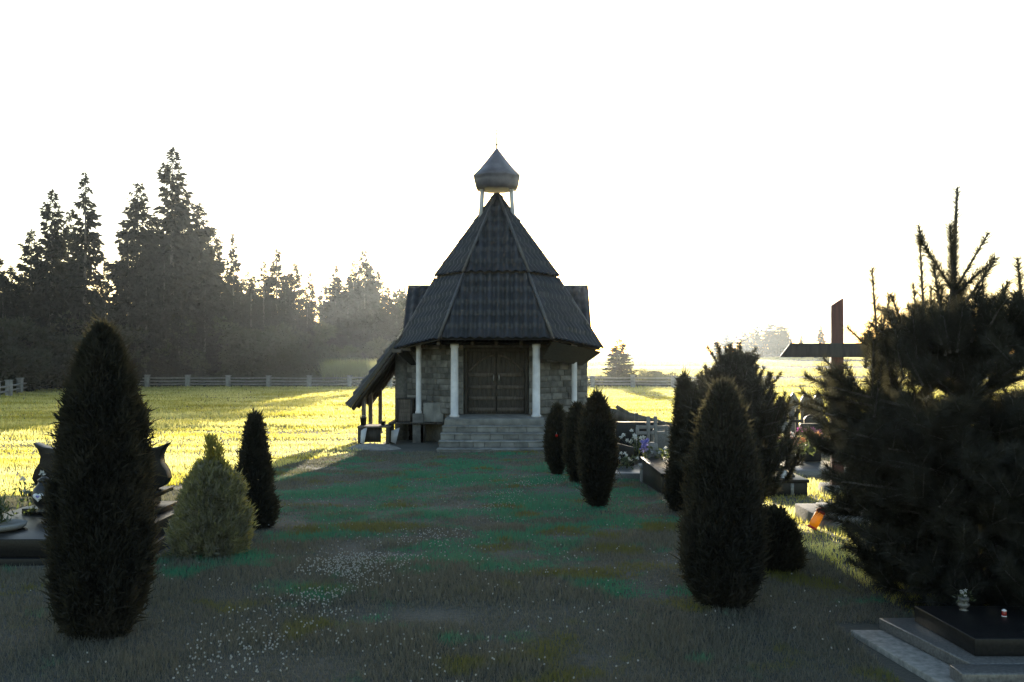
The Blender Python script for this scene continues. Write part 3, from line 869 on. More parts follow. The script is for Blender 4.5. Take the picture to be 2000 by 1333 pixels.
# rear cross roof with gable ends
g = G()
rx0, rx1, ry, rz = CX - 2.70, CX + 2.70, 27.6, 3.56
tiles(g, (rx0, 26.0, 1.72), (rx1, 26.0, 1.72), (rx0, ry, rz), (rx1, ry, rz))
tiles(g, (rx1, 29.3, 1.72), (rx0, 29.3, 1.72), (rx1, ry, rz), (rx0, ry, rz))
rr_ = g.build('cross_roof', M['roof'], ch)
g = G(); g.tube([(rx0, ry, rz + .03), (rx1, ry, rz + .03)], .05, 7); g.build('ridge_cap', M['ridge'], rr_, smooth=True)
for sx in (rx0 + .02, rx1 - .02):
    g = G(); g.prism([(sx - .03, 26.02, 1.70), (sx - .03, 29.28, 1.70), (sx - .03, ry, rz - .02)], [(sx + .03, 26.02, 1.70), (sx + .03, 29.28, 1.70), (sx + .03, ry, rz - .02)])
    g.build('gable', M['wood_dark'], ch)
# low sweeping roof on the left
g = G()
A0 = at(772, 668, 25.5); B0 = at(679, 793, 25.5)
ln = (A0 - B0)
A1 = A0 + Vector((0, 3.6, 0)); B1 = B0 + Vector((0, 3.6, 0))
tiles(g, B1, B0, A1, A0, under=.0)
nn = (B0 - B1).cross(A1 - B1).normalized()
if nn.z < 0: nn = -nn
th = .10
low = [p - nn * th for p in (B1, B0, A0, A1)]
g.poly(low); g.poly([B0, A0, low[2], low[1]]); g.poly([B1, B0, low[1], low[0]]); g.poly([A1, B1, low[0], low[3]])
ltr = g.build('side_roof', M['roof'], ch)
g = G()
for k in range(5):
    yy = 25.55 + k * .85
    a = Vector((A0.x, yy, A0.z)) - nn * (th + .07); b_ = Vector((B0.x, yy, B0.z)) - nn * (th + .07)
    m = (a + b_) / 2; g.box(tuple(m), (.07, .07, .12), ry=0) if False else g.tube([a, b_], .055, 4)
g.build('rafters', M['wood_dark'], ltr)
deckz = -.27
for (px, dd) in ((711, 25.75), (724, 27.2), (743, 28.9)):
    b_ = at(px, 700, dd); zt = B0.z + (b_.x - B0.x) * (A0.z - B0.z) / (A0.x - B0.x) - .2
    g = G(); g.bx(b_.x - .055, b_.x + .055, dd - .055, dd + .055, float(gz(b_.x, dd)) - .05, zt); g.build('post', M['wood_old'], ch, bevel=.006)
# columns
for (cx_, cy_, r_) in ((CX - 1.05, 23.58, .10), (CX + 1.04, 23.58, .10), (CX - 2.11, 25.0, .075), (CX + 2.11, 25.0, .075)):
    g = G(); g.lathe([(r_ * 1.25, 0), (r_ * 1.25, .05), (r_, .07), (r_ * .98, 1.0), (r_ * .94, 1.76), (r_ * 1.1, 1.79), (r_ * 1.1, 1.87)], (cx_, cy_, ZF), 18)
    g.build('column', M['white'], ch)
for sx in (-1, 1):
    g = G(); cx_ = CX + sx * 2.11; g.bx(cx_ - .15, cx_ + .15, 24.85, 25.15, float(gz(cx_, 25)) - .1, ZF); g.build('column_base', M['stone'], ch, bevel=.01)
# porch floor and steps
g = G(); fl = hexv(2.3, [ZF] * 6)
g.prism([(-1.67, 22.92, ZF - .16), (.80, 22.92, ZF - .16), (.80, 24.55, ZF - .16), (-1.67, 24.55, ZF - .16)], [(-1.67, 22.92, ZF), (.80, 22.92, ZF), (.80, 24.55, ZF), (-1.67, 24.55, ZF)])
g.build('porch_floor', M['paving'], ch, bevel=.01)
stp = G(); tr_ = G(); r = np.random.default_rng(4)
for k in range(5):
    y0 = 22.92 - .30 * k; zt = ZF - .155 * k; ex = .02 * k
    # riser blocks
    s = -1.69 - ex
    while s < .82 + ex - .01:
        bl = min(r.uniform(.25, .5), .82 + ex - s)
        if .82 + ex - s - bl < .1: bl = .82 + ex - s
        stp.bx(s + .004, s + bl - .004, y0 + .012 + r.uniform(0, .006), 22.95 if k else 24.5, zt - .155, zt - .03)
        s += bl
    if k:
        s = -1.70 - ex
        while s < .83 + ex - .01:
            bl = min(r.uniform(.5, .8), .83 + ex - s)
            if .83 + ex - s - bl < .2: bl = .83 + ex - s
            tr_.bx(s + .003, s + bl - .003, y0 - .01, y0 + .31, zt - .032, zt)
            s += bl
st = stp.build('steps', M['paving'], ch, bevel=.006)
tr_.build('treads', M['paving'], st, bevel=.006)
# door
dx0, dx1, dy, dz1 = -1.275, .435, 24.78, 1.74
g = G(); g.bx(dx0, dx0 + .08, dy - .1, dy + .05, ZF, dz1); g.bx(dx1 - .08, dx1, dy - .1, dy + .05, ZF, dz1); g.bx(dx0 + .08, dx1 - .08, dy - .1, dy + .05, dz1 - .1, dz1)
dr = thing  # placeholder name guard
fr_ = g.build('door_frame', M['wood_dark'], ch, bevel=.006)
mid = (dx0 + dx1) / 2
for sx in (-1, 1):
    xa, xb = (dx0 + .085, mid - .004) if sx < 0 else (mid + .004, dx1 - .085)
    g = G()
    n_ = 6; wd = (xb - xa) / n_
    for k in range(n_): g.bx(xa + k * wd + .003, xa + (k + 1) * wd - .003, dy, dy + .04, ZF + .02, dz1 - .105)
    lf = g.build('door', M['wood_dark'], ch, bevel=.004)
    g = G()
    for zc in (.12, .42, .72, 1.05): g.bx(xa + .02, xb - .02, dy - .022, dy - .002, ZF + zc - .05, ZF + zc + .05)
    # arched brace
    pts = [(xa + .04 + (xb - xa - .08) * t, dy - .012, ZF + 1.15 + .42 * (math.sin(t * math.pi / 2) if sx < 0 else math.cos(t * math.pi / 2))) for t in np.linspace(0, 1, 10)]
    g.tube(pts, .028, 5)
    g.build('door_batten', M['wood_old'], lf)
    g = G(); hx = xb - .07 if sx < 0 else xa + .07
    g.tube([(hx, dy - .002, .86), (hx, dy - .06, .88), (hx, dy - .06, 1.0), (hx, dy - .002, 1.02)], .012, 6); g.build('handle', M['steel'], lf, smooth=True)
# lantern and dome
for (ax, ay) in ((-.40, -.12), (.40, -.12), (-.40, .2), (.40, .2)):
    g = G(); g.tube([(CX + ax * 1.12, CY + ay * 1.1, 5.25), (CX + ax, CY + ay, 6.12)], [.062, .058], 8); g.build('lantern_post', M['white'], ch, smooth=True)
g = G()
g.lathe([(.52, 6.10), (.58, 6.11), (.63, 6.2), (.665, 6.34), (.665, 6.42), (.69, 6.445), (.69, 6.47), (.50, 6.66), (.30, 6.90), (.12, 7.13), (.03, 7.25)], (CX, CY, 0), 8, rot=R(22.5))
dm = g.build('dome', M['dome'], ch)
g = G(); g.tube([(CX, CY, 7.22), (CX, CY, 7.85)], [.024, .014], 6); g.lathe([(.005, -.05), (.04, 0), (.005, .05)], (CX, CY, 7.36), 8); g.box((CX, CY, 7.66), (.20, .012, .016)); g.box((CX, CY, 7.74), (.10, .012, .014))
g.build('finial_cross', M['black'], dm)
# timber deck on the left flank
g = G()
for k in range(9): g.bx(-3.32 + k * .19, -3.32 + k * .19 + .18, 24.75, 26.4, deckz - .04, deckz)
dk = g.build('deck', M['wood_dark'], ch, bevel=.005)
for px_ in (-3.25, -2.4, -1.75):
    g = G(); g.bx(px_ - .06, px_ + .06, 24.85, 24.97, float(gz(px_, 24.9)) - .05, deckz - .042); g.build('deck_post', M['wood_dark'], dk)
g = G()
g.bx(-3.3, -1.65, 26.2, 26.36, float(gz(-2.4, 26.2)) - .05, deckz - .042)
g.build('deck_support', M['wood_dark'], dk)

# ------------------------------------------------------------------ things by the deck
def crate(label, x0, x1, y0, y1, z0, z1):
    t = thing('wooden_crate', label, 'crate', ((x0 + x1) / 2, (y0 + y1) / 2, z0))
    g = G(); n_ = 5; w_ = (z1 - z0) / n_
    for k in range(n_): g.bx(x0, x1, y0, y0 + .025, z0 + k * w_ + .004, z0 + (k + 1) * w_ - .004); g.bx(x0, x1, y1 - .025, y1, z0 + k * w_ + .004, z0 + (k + 1) * w_ - .004); g.bx(x0, x0 + .025, y0 + .028, y1 - .028, z0 + k * w_ + .004, z0 + (k + 1) * w_ - .004); g.bx(x1 - .025, x1, y0 + .028, y1 - .028, z0 + k * w_ + .004, z0 + (k + 1) * w_ - .004)
    g.build('boards', M['wood_old'], t, bevel=.004)
    g = G()
    for (a, b_) in ((x0, y0), (x1, y0), (x0, y1), (x1, y1)): g.box((a + (.045 if a == x0 else -.045), b_ + (-.012 if b_ == y0 else .012), (z0 + z1) / 2), (.07, .02, z1 - z0))
    g.build('corner_batten', M['wood_dark'], t)
    g = G(); g.bx(x0 - .01, x1 + .01, y0 - .02, y1 + .02, z1 + .002, z1 + .03); g.build('lid', M['wood_dark'], t, bevel=.004)
crate('tall dark wooden crate standing on the deck left of the chapel wall', -3.18, -2.70, 25.2, 25.7, deckz + .003, deckz + .60)
for i, (px, wv, hv, lb) in enumerate(((837, .30, .52, 'pale rough stone slab leaning on the chapel wall, nearer the slim column'), (856, .28, .50, 'pale rough stone slab leaning on the chapel wall, nearer the steps'))):
    x = (px - 1000) / F * 24.9; y_ = 24.88
    t = G(); t.box((x, y_ + .1, deckz + .003 + hv / 2), (wv, .07, hv), rx=R(-9)); o = t.build('stone_slab', M['concrete'], bevel=.012); tag(o, lb, 'stone slab', group='slabs leaning on the chapel')
def table():
    x0, x1, y0, y1, zt = -4.08, -3.22, 24.3, 25.1, -.33
    t = thing('work_table', 'rough wooden work table on the grass under the low side roof', 'table', ((x0 + x1) / 2, 24.7, float(gz(-3.7, 24.7))))
    g = G()
    for k in range(5): g.bx(x0, x1, y0 + k * .16 + .003, y0 + (k + 1) * .16 - .003, zt - .04, zt)
    g.build('tabletop', M['wood_old'], t, bevel=.006)
    for (a, b_) in ((x0 + .06, y0 + .06), (x1 - .06, y0 + .06), (x0 + .06, y1 - .06), (x1 - .06, y1 - .06)):
        g = G(); g.bx(a - .045, a + .045, b_ - .045, b_ + .045, float(gz(a, b_)) - .04, zt - .042); g.build('leg', M['wood_dark'], t, bevel=.005)
    g = G(); g.bx(x0 + .12, x1 - .25, y0 + .12, y0 + .16, float(gz(-3.7, 24.4)) + .05, zt - .05); g.build('panel', M['wood_dark'], t)
table()
for (x, rr2, hh, lb) in ((-3.98, .09, .2, 'dark round bucket on the left end of the work table'), (-3.45, .07, .1, 'small low pot on the right end of the work table')):
    t = thing('bucket', lb, 'bucket', (x, 24.7, -.327)); g = G(); g.lathe([(rr2 * .8, 0), (rr2, hh), (rr2 * 1.06, hh), (rr2 * .9, hh - .02), (rr2 * .7, .02)], (x, 24.7, -.327), 14); g.build('body', M['black'], t, smooth=True)
    g = G(); g.tube([(x - rr2, 24.7, -.327 + hh), (x - rr2 * .5, 24.66, -.327 + hh + .05), (x + rr2 * .5, 24.66, -.327 + hh + .05), (x + rr2, 24.7, -.327 + hh)], .006, 5); g.build('handle', M['steel'], t)
for (x, y_, w_, h_, a, lb) in ((-3.9, 24.22, .16, .45, 14, 'narrow whitish panel painted as a sunlit gap at the left front of the work table'), (-3.12, 24.6, .22, .42, -18, 'white panel painted as a sunlit gap at the right end of the work table')):
    z0 = float(gz(x, y_)); g = G()
    g.prism([(x - w_ / 2, y_, z0 + .05), (x + w_ * .1, y_, z0), (x + w_ / 2, y_ + .1, z0 + h_), (x - w_ / 2, y_ + .1, z0 + h_ * .8)], [(x - w_ / 2, y_ + .02, z0 + .05), (x + w_ * .1, y_ + .02, z0), (x + w_ / 2, y_ + .12, z0 + h_), (x - w_ / 2, y_ + .12, z0 + h_ * .8)])
    tag(g.build('sunlit_gap_panel', M['white']), lb, 'sunlit gap panel')  # added pale panels stand in for sunlit ground seen past the table
# heap of sand
mg = G(); n1, n2 = 26, 10; c = gp(728, 22.6); V = []
for i in range(n2 + 1):
    for k in range(n1):
        a = 2 * math.pi * k / n1; rr2 = i / n2
        x = c.x + math.cos(a) * rr2 * .75; y_ = c.y + math.sin(a) * rr2 * .5
        V.append((x, y_, float(gz(x, y_)) - .02 + .17 * (1 - rr2 ** 2) * (.7 + .6 * float(vnoise(x * 4, y_ * 4)))))
q = [[i * n1 + k, (i + 1) * n1 + k, (i + 1) * n1 + (k + 1) % n1, i * n1 + (k + 1) % n1] for i in range(n2) for k in range(n1)]
mg.add(V, [q]); tag(mg.build('sand_heap', M['sand'], smooth=True), 'low pale heap of sand in the grass below the work table', 'sand heap')

# ------------------------------------------------------------------ flowers, lanterns, vases
def petals(g, c, r_, n_, L, W, flat=.5):
    c = np.array(c); d = nrm(rng.normal(size=(n_, 3)) + np.array([0, -.2, flat]))
    P = c + d * r_ * rng.uniform(.2, 1, n_)[:, None] * .4
    V, f = diamonds(P, d, L * rng.uniform(.7, 1.2, n_), W); g.add(V, [f])
def bouquet(name, label, c, spread, heads, mt, hr=.035, leafn=120, cat='flowers', group=None, leafl=.08):
    """stems, leaves and flower heads standing in c"""
    c = Vector(c); t = thing(name, label, cat, c, group)
    g = G(); pts = []
    for k in range(heads):
        h = c + Vector((rng.normal(0, spread[0] * .5), rng.normal(0, spread[0] * .35), spread[1] * rng.uniform(.55, 1)))
        pts.append(h); g.tube([c, (c + h) / 2 + Vector((0, 0, .02)), h], .003, 4)
    P = np.array([c]) + np.stack([rng.normal(0, spread[0] * .42, leafn), rng.normal(0, spread[0] * .35, leafn), rng.uniform(.05, .75, leafn) * spread[1]], -1)
    V, f = diamonds(P, nrm(rng.normal(size=(leafn, 3)) + np.array([0, 0, .4])), rng.uniform(.65, 1.35, leafn) * leafl, leafl * .35); g.add(V, [f])
    g.build('foliage', M['plantleaf'], t)
    mts = mt if isinstance(mt, (list, tuple)) else [mt]
    for i, h in enumerate(pts):
        g = G(); petals(g, h, hr, 26, hr * 1.1, hr * .55); g.build('flower_head', M[mts[i % len(mts)]], t)
    return t
def vase(label, c, r_, h, mt, group=None, name='vase'):
    t = thing(name, label, 'vase', c, group)
    g = G(); g.lathe([(r_ * .75, 0), (r_ * .8, h * .05), (r_ * .35, h * .16), (r_ * .5, h * .25), (r_ * .9, h * .5), (r_, h * .72), (r_ * .6, h * .88), (r_ * .85, h)], c, 18); g.build('body', M[mt], t, smooth=True)
    g = G(); g.lathe([(r_ * .85, 0), (r_ * .9, .01), (r_ * .9, .02), (r_ * .7, .022)], (c[0], c[1], c[2] + h), 18); g.build('rim', M[mt], t, smooth=True)
    return t
def lantern(label, c, r_, h, mt, cap='black', tilt=0.0, group=None):
    t = thing('grave_lantern', label, 'lantern', c, group)
    g = G(); g.lathe([(r_ * 1.1, 0), (r_ * 1.1, h * .08), (r_, h * .1)], c, 14); g.build('base', M[cap], t)
    g = G(); g.lathe([(r_ * .9, h * .1), (r_, h * .3), (r_ * .95, h * .68), (r_ * .8, h * .74)], c, 14); g.build('glass', M[mt], t, smooth=True)
    g = G(); g.lathe([(r_ * 1.05, h * .74), (r_ * 1.05, h * .8), (r_ * .6, h * .93), (r_ * .2, h)], c, 14); g.build('cap', M[cap], t)
    if tilt: t.rotation_euler = (0, tilt, 0)
    return t

# ------------------------------------------------------------------ left black grave
def left_grave():
    x0, x1, y0, y1 = -4.62, -2.98, 7.1, 8.75; zg = float(gz(-3.8, 8)); zt = .16
    t = thing('black_grave', 'wide polished black grave with curved headstone behind the largest arborvitae', 'grave', (-3.8, 7.9, zg))
    g = G(); g.bx(x0, x1, y0, y1, zg - .08, zt - .14); g.build('plinth', M['granite'], t, bevel=.004)
    g = G(); g.bx(x0 + .05, x1 - .05, y0 + .05, y1 - .05, zt - .138, zt); g.build('grave_slab', M['granite'], t, bevel=.004)
    g = G(); g.bx(-4.38, -3.14, 8.25, 8.70, zt + .002, zt + .05); g.build('pedestal_step', M['granite'], t, bevel=.004)
    zp = zt + .05
    g = G(); g.bx(-4.24, -3.28, 8.32, 8.64, zp + .002, zp + .10); g.build('pedestal', M['granite'], t, bevel=.004)
    g = G(); g.bx(-4.34, -3.18, 8.28, 8.68, zp + .102, zp + .14); g.build('pedestal_cap', M['granite'], t, bevel=.004)
    zb = zp + .142; cx_ = -3.76
    # outline of the vase-shaped stone, left half mirrored
    half = [(.50, 0), (.585, .05), (.62, .13), (.60, .22), (.555, .30), (.545, .38), (.57, .46), (.615, .535), (.52, .485), (.42, .465), (.3, .46), (.16, .475), (0, .50)]
    out = [(-a, b_) for a, b_ in half] + [(a, b_) for a, b_ in half[::-1][1:]]
    g = G(); fr0 = [(cx_ + a, 8.42, zb + b_ * .80) for a, b_ in out]; bk = [(cx_ + a, 8.54, zb + b_ * .80) for a, b_ in out]
    g.prism(fr0, bk); hs = g.build('headstone', M['granite'], t, bevel=.004)
    g = G()
    for k in range(4): g.bx(cx_ + .33 + k * .035, cx_ + .355 + k * .035, 8.4165, 8.4185, zb + .235, zb + .247)
    for k in range(3): g.bx(cx_ + .25 + k * .04, cx_ + .275 + k * .04, 8.4165, 8.4185, zb + .28, zb + .295)
    g.build('engraving', M['gold'], hs)
left_grave()
def heart_lantern():
    c = at(88, 962, 8.05); c.z = .212; 
    t = thing('heart_lantern', 'round black lantern with a white heart on the left black grave', 'lantern', c)
    g = G(); g.lathe([(.06, 0), (.065, .02), (.045, .04), (.085, .09), (.10, .15), (.085, .21), (.05, .25), (.045, .27)], c, 18); g.build('body', M['black'], t, smooth=True)
    hp = []
    for k in range(28):
        a = 2 * math.pi * k / 28; hx = 16 * math.sin(a) ** 3; hz = 13 * math.cos(a) - 5 * math.cos(2 * a) - 2 * math.cos(3 * a) - math.cos(4 * a)
        hp.append((c.x + hx * .0027, hz * .0025 + c.z + .15))
    g = G(); g.prism([(a, c.y - .110, b_) for a, b_ in hp], [(a, c.y - .096, b_) for a, b_ in hp]); h = g.build('heart', M['whiteglaze'], t)
    g = G(); g.prism([(c.x + (a - c.x) * .4, c.y - .113, c.z + .155 + (b_ - c.z - .155) * .4) for a, b_ in hp], [(c.x + (a - c.x) * .4, c.y - .1105, c.z + .155 + (b_ - c.z - .155) * .4) for a, b_ in hp]); g.build('heart_window', M['pet_violet'], h)
    g = G(); g.lathe([(.05, .27), (.055, .285), (.02, .31)], c, 14); g.build('cap', M['black'], t)
heart_lantern()
p = at(62, 960, 8.2); p.z = .162
bouquet('lily_bouquet', 'loose white lilies drooping beside the heart lantern on the black grave', p, (.2, .36), 6, 'pet_white', .026, 90, leafl=.06)
def dish():
    c = Vector((-4.18, 7.55, .162)); t = thing('stone_planter', 'shallow pale bowl with dark plant at the left end of the black grave', 'planter', c)
    g = G(); g.lathe([(.16, 0), (.19, .02), (.20, .045), (.18, .05), (.10, .04)], c, 22); g.build('bowl', M['concrete'], t, smooth=True)
    g = G(); n_ = 260; P = np.array(c) + np.stack([rng.normal(0, .05, n_) - .06, rng.normal(0, .05, n_), rng.uniform(.04, .2, n_)], -1)
    V, f = diamonds(P, nrm(rng.normal(size=(n_, 3)) + np.array([0, 0, 1.])), .09, .02); g.add(V, [f]); g.build('foliage', M['plantleaf'], t)
dish()

# ------------------------------------------------------------------ bottom right grave
def right_grave():
    t = thing('tiered_grave', 'low tiered grave with pale paving strip in the bottom right corner', 'grave', (3.1, 4.8, 0))
    g = G(); g.prism([(1.93, 5.28, -.03), (2.27, 5.28, -.03), (2.36, 4.0, -.03), (2.12, 4.0, -.03)], [(1.93, 5.28, .022), (2.27, 5.28, .022), (2.36, 4.0, .022), (2.12, 4.0, .022)]); g.build('paving_strip', M['concrete_pale'], t, bevel=.006)
    g = G(); g.prism([(2.10, 5.30, .024), (4.3, 5.30, .024), (4.3, 4.52, .024), (2.24, 4.52, .024)], [(2.10, 5.30, .085), (4.3, 5.30, .085), (4.3, 4.52, .085), (2.24, 4.52, .085)]); g.build('kerb', M['granite_grey'], t, bevel=.006)
    g = G(); g.prism([(2.27, 5.22, .087), (4.25, 5.22, .087), (4.25, 4.62, .087), (2.31, 4.62, .087)], [(2.27, 5.22, .175), (4.25, 5.22, .175), (4.25, 4.62, .175), (2.31, 4.62, .175)]); g.build('grave_slab', M['granite'], t, bevel=.004)
    g = G(); g.bx(2.13, 2.75, 4.38, 4.515, .0, .085); g.build('front_block', M['granite_grey'], t, bevel=.008)
right_grave()
lantern('small white and red grave lantern under the big pine', (2.66, 5.0, .177), .012, .04, 'red_glass', 'whiteglaze')
vase('squat grey pot on the tiered grave under the big pine', (2.5, 5.12, .177), .032, .05, 'granite_grey', name='flower_pot')
bouquet('grave_flowers', 'sparse withered white flowers in the grey pot under the big pine', (2.5, 5.12, .225), (.06, .06), 5, 'pet_white', .009, 30, leafl=.03)

# ------------------------------------------------------------------ wooden cross
def cross():
    D = 12.4; b_ = gp(1634, D)
    t = thing('wooden_cross', 'tall dark wooden cross with slanted beam ends, half hidden by the big pine', 'cross', b_)
    a = R(-9); M3 = Matrix.Rotation(a, 3, 'Z')
    def W(x, y, z): v = M3 @ Vector((x, y, 0)); return (b_.x + v.x, b_.y + v.y, z)
    zt = EYE + (690 - 583) / F * D; hw = .078
    zt2 = EYE + (690 - 598) / F * D
    g = G(); g.prism([W(-hw, -hw, b_.z - .1), W(hw, -hw, b_.z - .1), W(hw, hw, b_.z - .1), W(-hw, hw, b_.z - .1)], [W(-hw, -hw, zt2), W(hw, -hw, zt), W(hw, hw, zt), W(-hw, hw, zt2)])
    g.build('upright', M['wood_red'], t, bevel=.008)
    z0 = EYE + (690 - 698) / F * D; z1 = EYE + (690 - 671) / F * D
    g = G(); yb0, yb1 = -hw - .075, -hw - .003
    g.prism([W(-.76, yb0, z0), W(-.62, yb0, z1), W(.72, yb0, z1), W(.86, yb0, z0)], [W(-.76, yb1, z0), W(-.62, yb1, z1), W(.72, yb1, z1), W(.86, yb1, z0)])
    g.build('crossbeam', M['wood_dark'], t, bevel=.008)
    g = G(); g.prism([W(-.24, -.24, b_.z - .05), W(.24, -.24, b_.z - .05), W(.24, .24, b_.z - .05), W(-.24, .24, b_.z - .05)], [W(-.2, -.2, b_.z + .12), W(.2, -.2, b_.z + .12), W(.2, .2, b_.z + .12), W(-.2, .2, b_.z + .12)])
    g.build('footing', M['concrete'], t, bevel=.01)
cross()

# ------------------------------------------------------------------ graves on the right
def stone_cross(D=14.3):
    b_ = gp(1273, D); z = b_.z; cx_ = b_.x
    t = thing('stone_cross', 'grey stone cross monument on a pale pedestal right of the chapel', 'cross', b_)
    g = G(); g.bx(cx_ - .17, cx_ + .17, D - .15, D + .15, z - .08, z + .22); g.bx(cx_ - .20, cx_ + .20, D - .18, D + .18, z + .222, z + .27); g.build('pedestal', M['concrete'], t, bevel=.012)
    z0 = z + .272
    g = G(); g.prism([(cx_ - .15, D - .1, z0), (cx_ + .15, D - .1, z0), (cx_ + .12, D + .1, z0), (cx_ - .12, D + .1, z0)], [(cx_ - .075, D - .05, z0 + .34), (cx_ + .075, D - .05, z0 + .34), (cx_ + .07, D + .05, z0 + .34), (cx_ - .07, D + .05, z0 + .34)]); g.build('shaft', M['concrete'], t, bevel=.01)
    zc = z0 + .342
    # open cross made of parallel bars
    g = G()
    for s in (-1, 1):
        g.bx(cx_ + s * .055 - .024, cx_ + s * .055 + .024, D - .04, D + .04, zc, zc + .40)
    for (a, b2) in ((.12, .165), (.21, .255)):
        g.bx(cx_ - .20, cx_ - .082, D - .038, D + .038, zc + a, zc + b2); g.bx(cx_ + .082, cx_ + .20, D - .038, D + .038, zc + a, zc + b2); g.bx(cx_ - .028, cx_ + .028, D - .038, D + .038, zc + a, zc + b2)
    for s in (-1, 1): g.bx(cx_ + s * .222 - .02, cx_ + s * .222 + .02, D - .04, D + .04, zc + .115, zc + .26)
    g.build('cross_head', M['concrete'], t, bevel=.006)
    return Vector((cx_, D, z0))
sc = stone_cross()
bouquet('violet_bouquet', 'violet flowers at the left foot of the stone cross', (sc.x - .13, sc.y - .2, sc.z + .03), (.10, .34), 7, 'pet_violet', .045, 40)
bouquet('white_bouquet', 'small white flowers and leaves at the right foot of the stone cross', (sc.x + .12, sc.y - .2, sc.z + .0), (.14, .30), 6, 'pet_white', .022, 120)
def dark_grave():
    D = 17.2; c = gp(1232, D)
    t = thing('dark_grave', 'dark granite grave with square headstone left of the stone cross', 'grave', c)
    x = c.x; z = c.z
    g = G(); g.bx(x - .45, x + .65, D - 1.5, D + .1, z - .1, z + .16); g.build('kerb', M['granite_grey'], t, bevel=.01)
    g = G(); g.bx(x - .38, x + .58, D - 1.42, D - .2, z + .162, z + .22); g.build('grave_slab', M['granite'], t, bevel=.004)
    g = G(); g.bx(x - .30, x + .5, D - .16, D + .02, z + .162, z + .84); g.build('headstone', M['granite'], t, bevel=.01)
    g = G(); g.bx(x + .07, x + .09, D - .164, D - .162, z + .3, z + .75); g.build('engraved_line', M['steel'], t)
    return x, D, z + .222
gx, gD, gzz = dark_grave()
bouquet('white_bouquet', 'tall bunch of white flowers on the dark grave left of the stone cross', (gx + .02, gD - .75, gzz), (.22, .52), 16, 'pet_white', .032, 120)
lantern('small amber grave lantern on the kerb of the dark grave', (gx - .28, gD - 1.2, gzz), .04, .14, 'yellow_glass')
lantern('small ruby grave lantern next to the amber one on the dark grave', (gx - .12, gD - 1.05, gzz), .04, .15, 'red_glass')
lantern('squat black grave lantern at the right end of the dark grave', (gx + .35, gD - 1.1, gzz), .045, .15, 'black', 'black')
def low_grave():
    D = 12.3; x0 = .29 / 1.8 * D + .02; z = float(gz(2.1, D))
    t = thing('low_black_grave', 'low black grave with shiny slab edge behind the egg-shaped arborvitae', 'grave', (2.5, D, z))
    g = G(); g.bx(x0, x0 + 1.0, D, D + 1.9, z - .1, z + .24); g.build('kerb', M['granite'], t, bevel=.01)
    g = G(); g.bx(x0 - .02, x0 + 1.02, D - .02, D + 1.92, z + .242, z + .29); g.build('grave_slab', M['granite'], t, bevel=.004)
low_grave()
# fallen trunk
def log():
    t = thing('fallen_trunk', 'dark fallen tree trunk with a branch stub lying across the graves', 'log', gp(1250, 20.5))
    A = at(1186, 806, 20.5); B = at(1325, 838, 20.5)
    g = G(); g.tube([A, A.lerp(B, .3) + Vector((0, 0, .02)), A.lerp(B, .6), B], [.12, .105, .11, .09], 10); g.build('trunk', M['bark'], t, smooth=True)
    g = G(); a = A.lerp(B, .35); g.tube([a, a + Vector((-.17, -.05, .14)), a + Vector((-.36, -.08, .27))], [.07, .055, .04], 8); g.build('branch_stub', M['bark'], t, smooth=True)
log()
def rest_stone(px, D, w_, top, lb):
    b_ = gp(px, D); zt = EYE - (top - 690) / F * D
    t = thing('gravestone', lb, 'gravestone', b_)
    g = G(); g.bx(b_.x - w_ / 2, b_.x + w_ / 2, D - .08, D + .08, b_.z + .12, zt); g.build('stone', M['granite'], t, bevel=.015)
    g = G(); g.bx(b_.x - w_ / 2 - .08, b_.x + w_ / 2 + .08, D - .18, D + .18, b_.z - .08, b_.z + .118); g.build('base', M['granite_grey'], t, bevel=.01)
rest_stone(1222, 20.5, .36, 824, 'low black gravestone under the left part of the fallen trunk')
rest_stone(1305, 20.5, .5, 842, 'broad black gravestone under the right end of the fallen trunk')
rest_stone(1259, 18.6, .28, 830, 'narrow dark gravestone left behind the stone cross')

def small_grave(px, D, w_, h_, lb, kind, mt='granite'):
    b_ = gp(px, D); x, z = b_.x, b_.z
    t = thing('small_grave', lb, 'grave', b_)
    g = G(); g.bx(x - w_ / 2 - .12, x + w_ / 2 + .12, D - 1.0, D + .12, z - .1, z + .16); g.build('kerb', M['granite_grey'], t, bevel=.01)
    g = G()
    if kind == 'cross':
        g.bx(x - .035, x + .035, D - .03, D + .03, z + .162, z + h_); g.build('upright', M[mt], t, bevel=.006)
        g = G(); g.bx(x - w_ * .4, x + w_ * .4, D - .062, D - .032, z + h_ * .68, z + h_ * .68 + .07); g.build('crossbar', M[mt], t, bevel=.006)
    else:
        if kind == 'arch': o_ = [(-w_ / 2, 0), (w_ / 2, 0)] + [(w_ / 2 * math.cos(a), h_ - .16 - w_ * .25 + w_ * .25 * math.sin(a)) for a in np.linspace(0, math.pi, 10)]
        else: o_ = [(-w_ / 2, 0), (w_ / 2, 0), (w_ / 2, h_ - .24), (-w_ / 2, h_ - .16)]
        g.prism([(x + a, D - .06, z + .162 + c_) for a, c_ in o_], [(x + a, D + .05, z + .162 + c_) for a, c_ in o_]); g.build('headstone', M[mt], t, bevel=.01)
    return Vector((x, D - .45, z + .165))
p = small_grave(1206, 22.5, .5, .9, 'small grave with round-topped dark stone, furthest left behind the fallen trunk', 'arch')
p = small_grave(1218, 15.6, .34, .55, 'small grave with low slanted black stone nearest the lantern-lit dark grave', 'slant')
bouquet('white_bouquet', 'small white flowers in front of the low slanted black stone', p, (.16, .26), 8, 'pet_white', .026, 60)
p = small_grave(1243, 19.4, .42, .95, 'grave with thin dark cross between the chapel arborvitae and the stone cross', 'cross', 'black')
p = small_grave(1300, 16.4, .5, .8, 'grave with round-topped grey stone right behind the stone cross', 'arch', 'granite_grey')
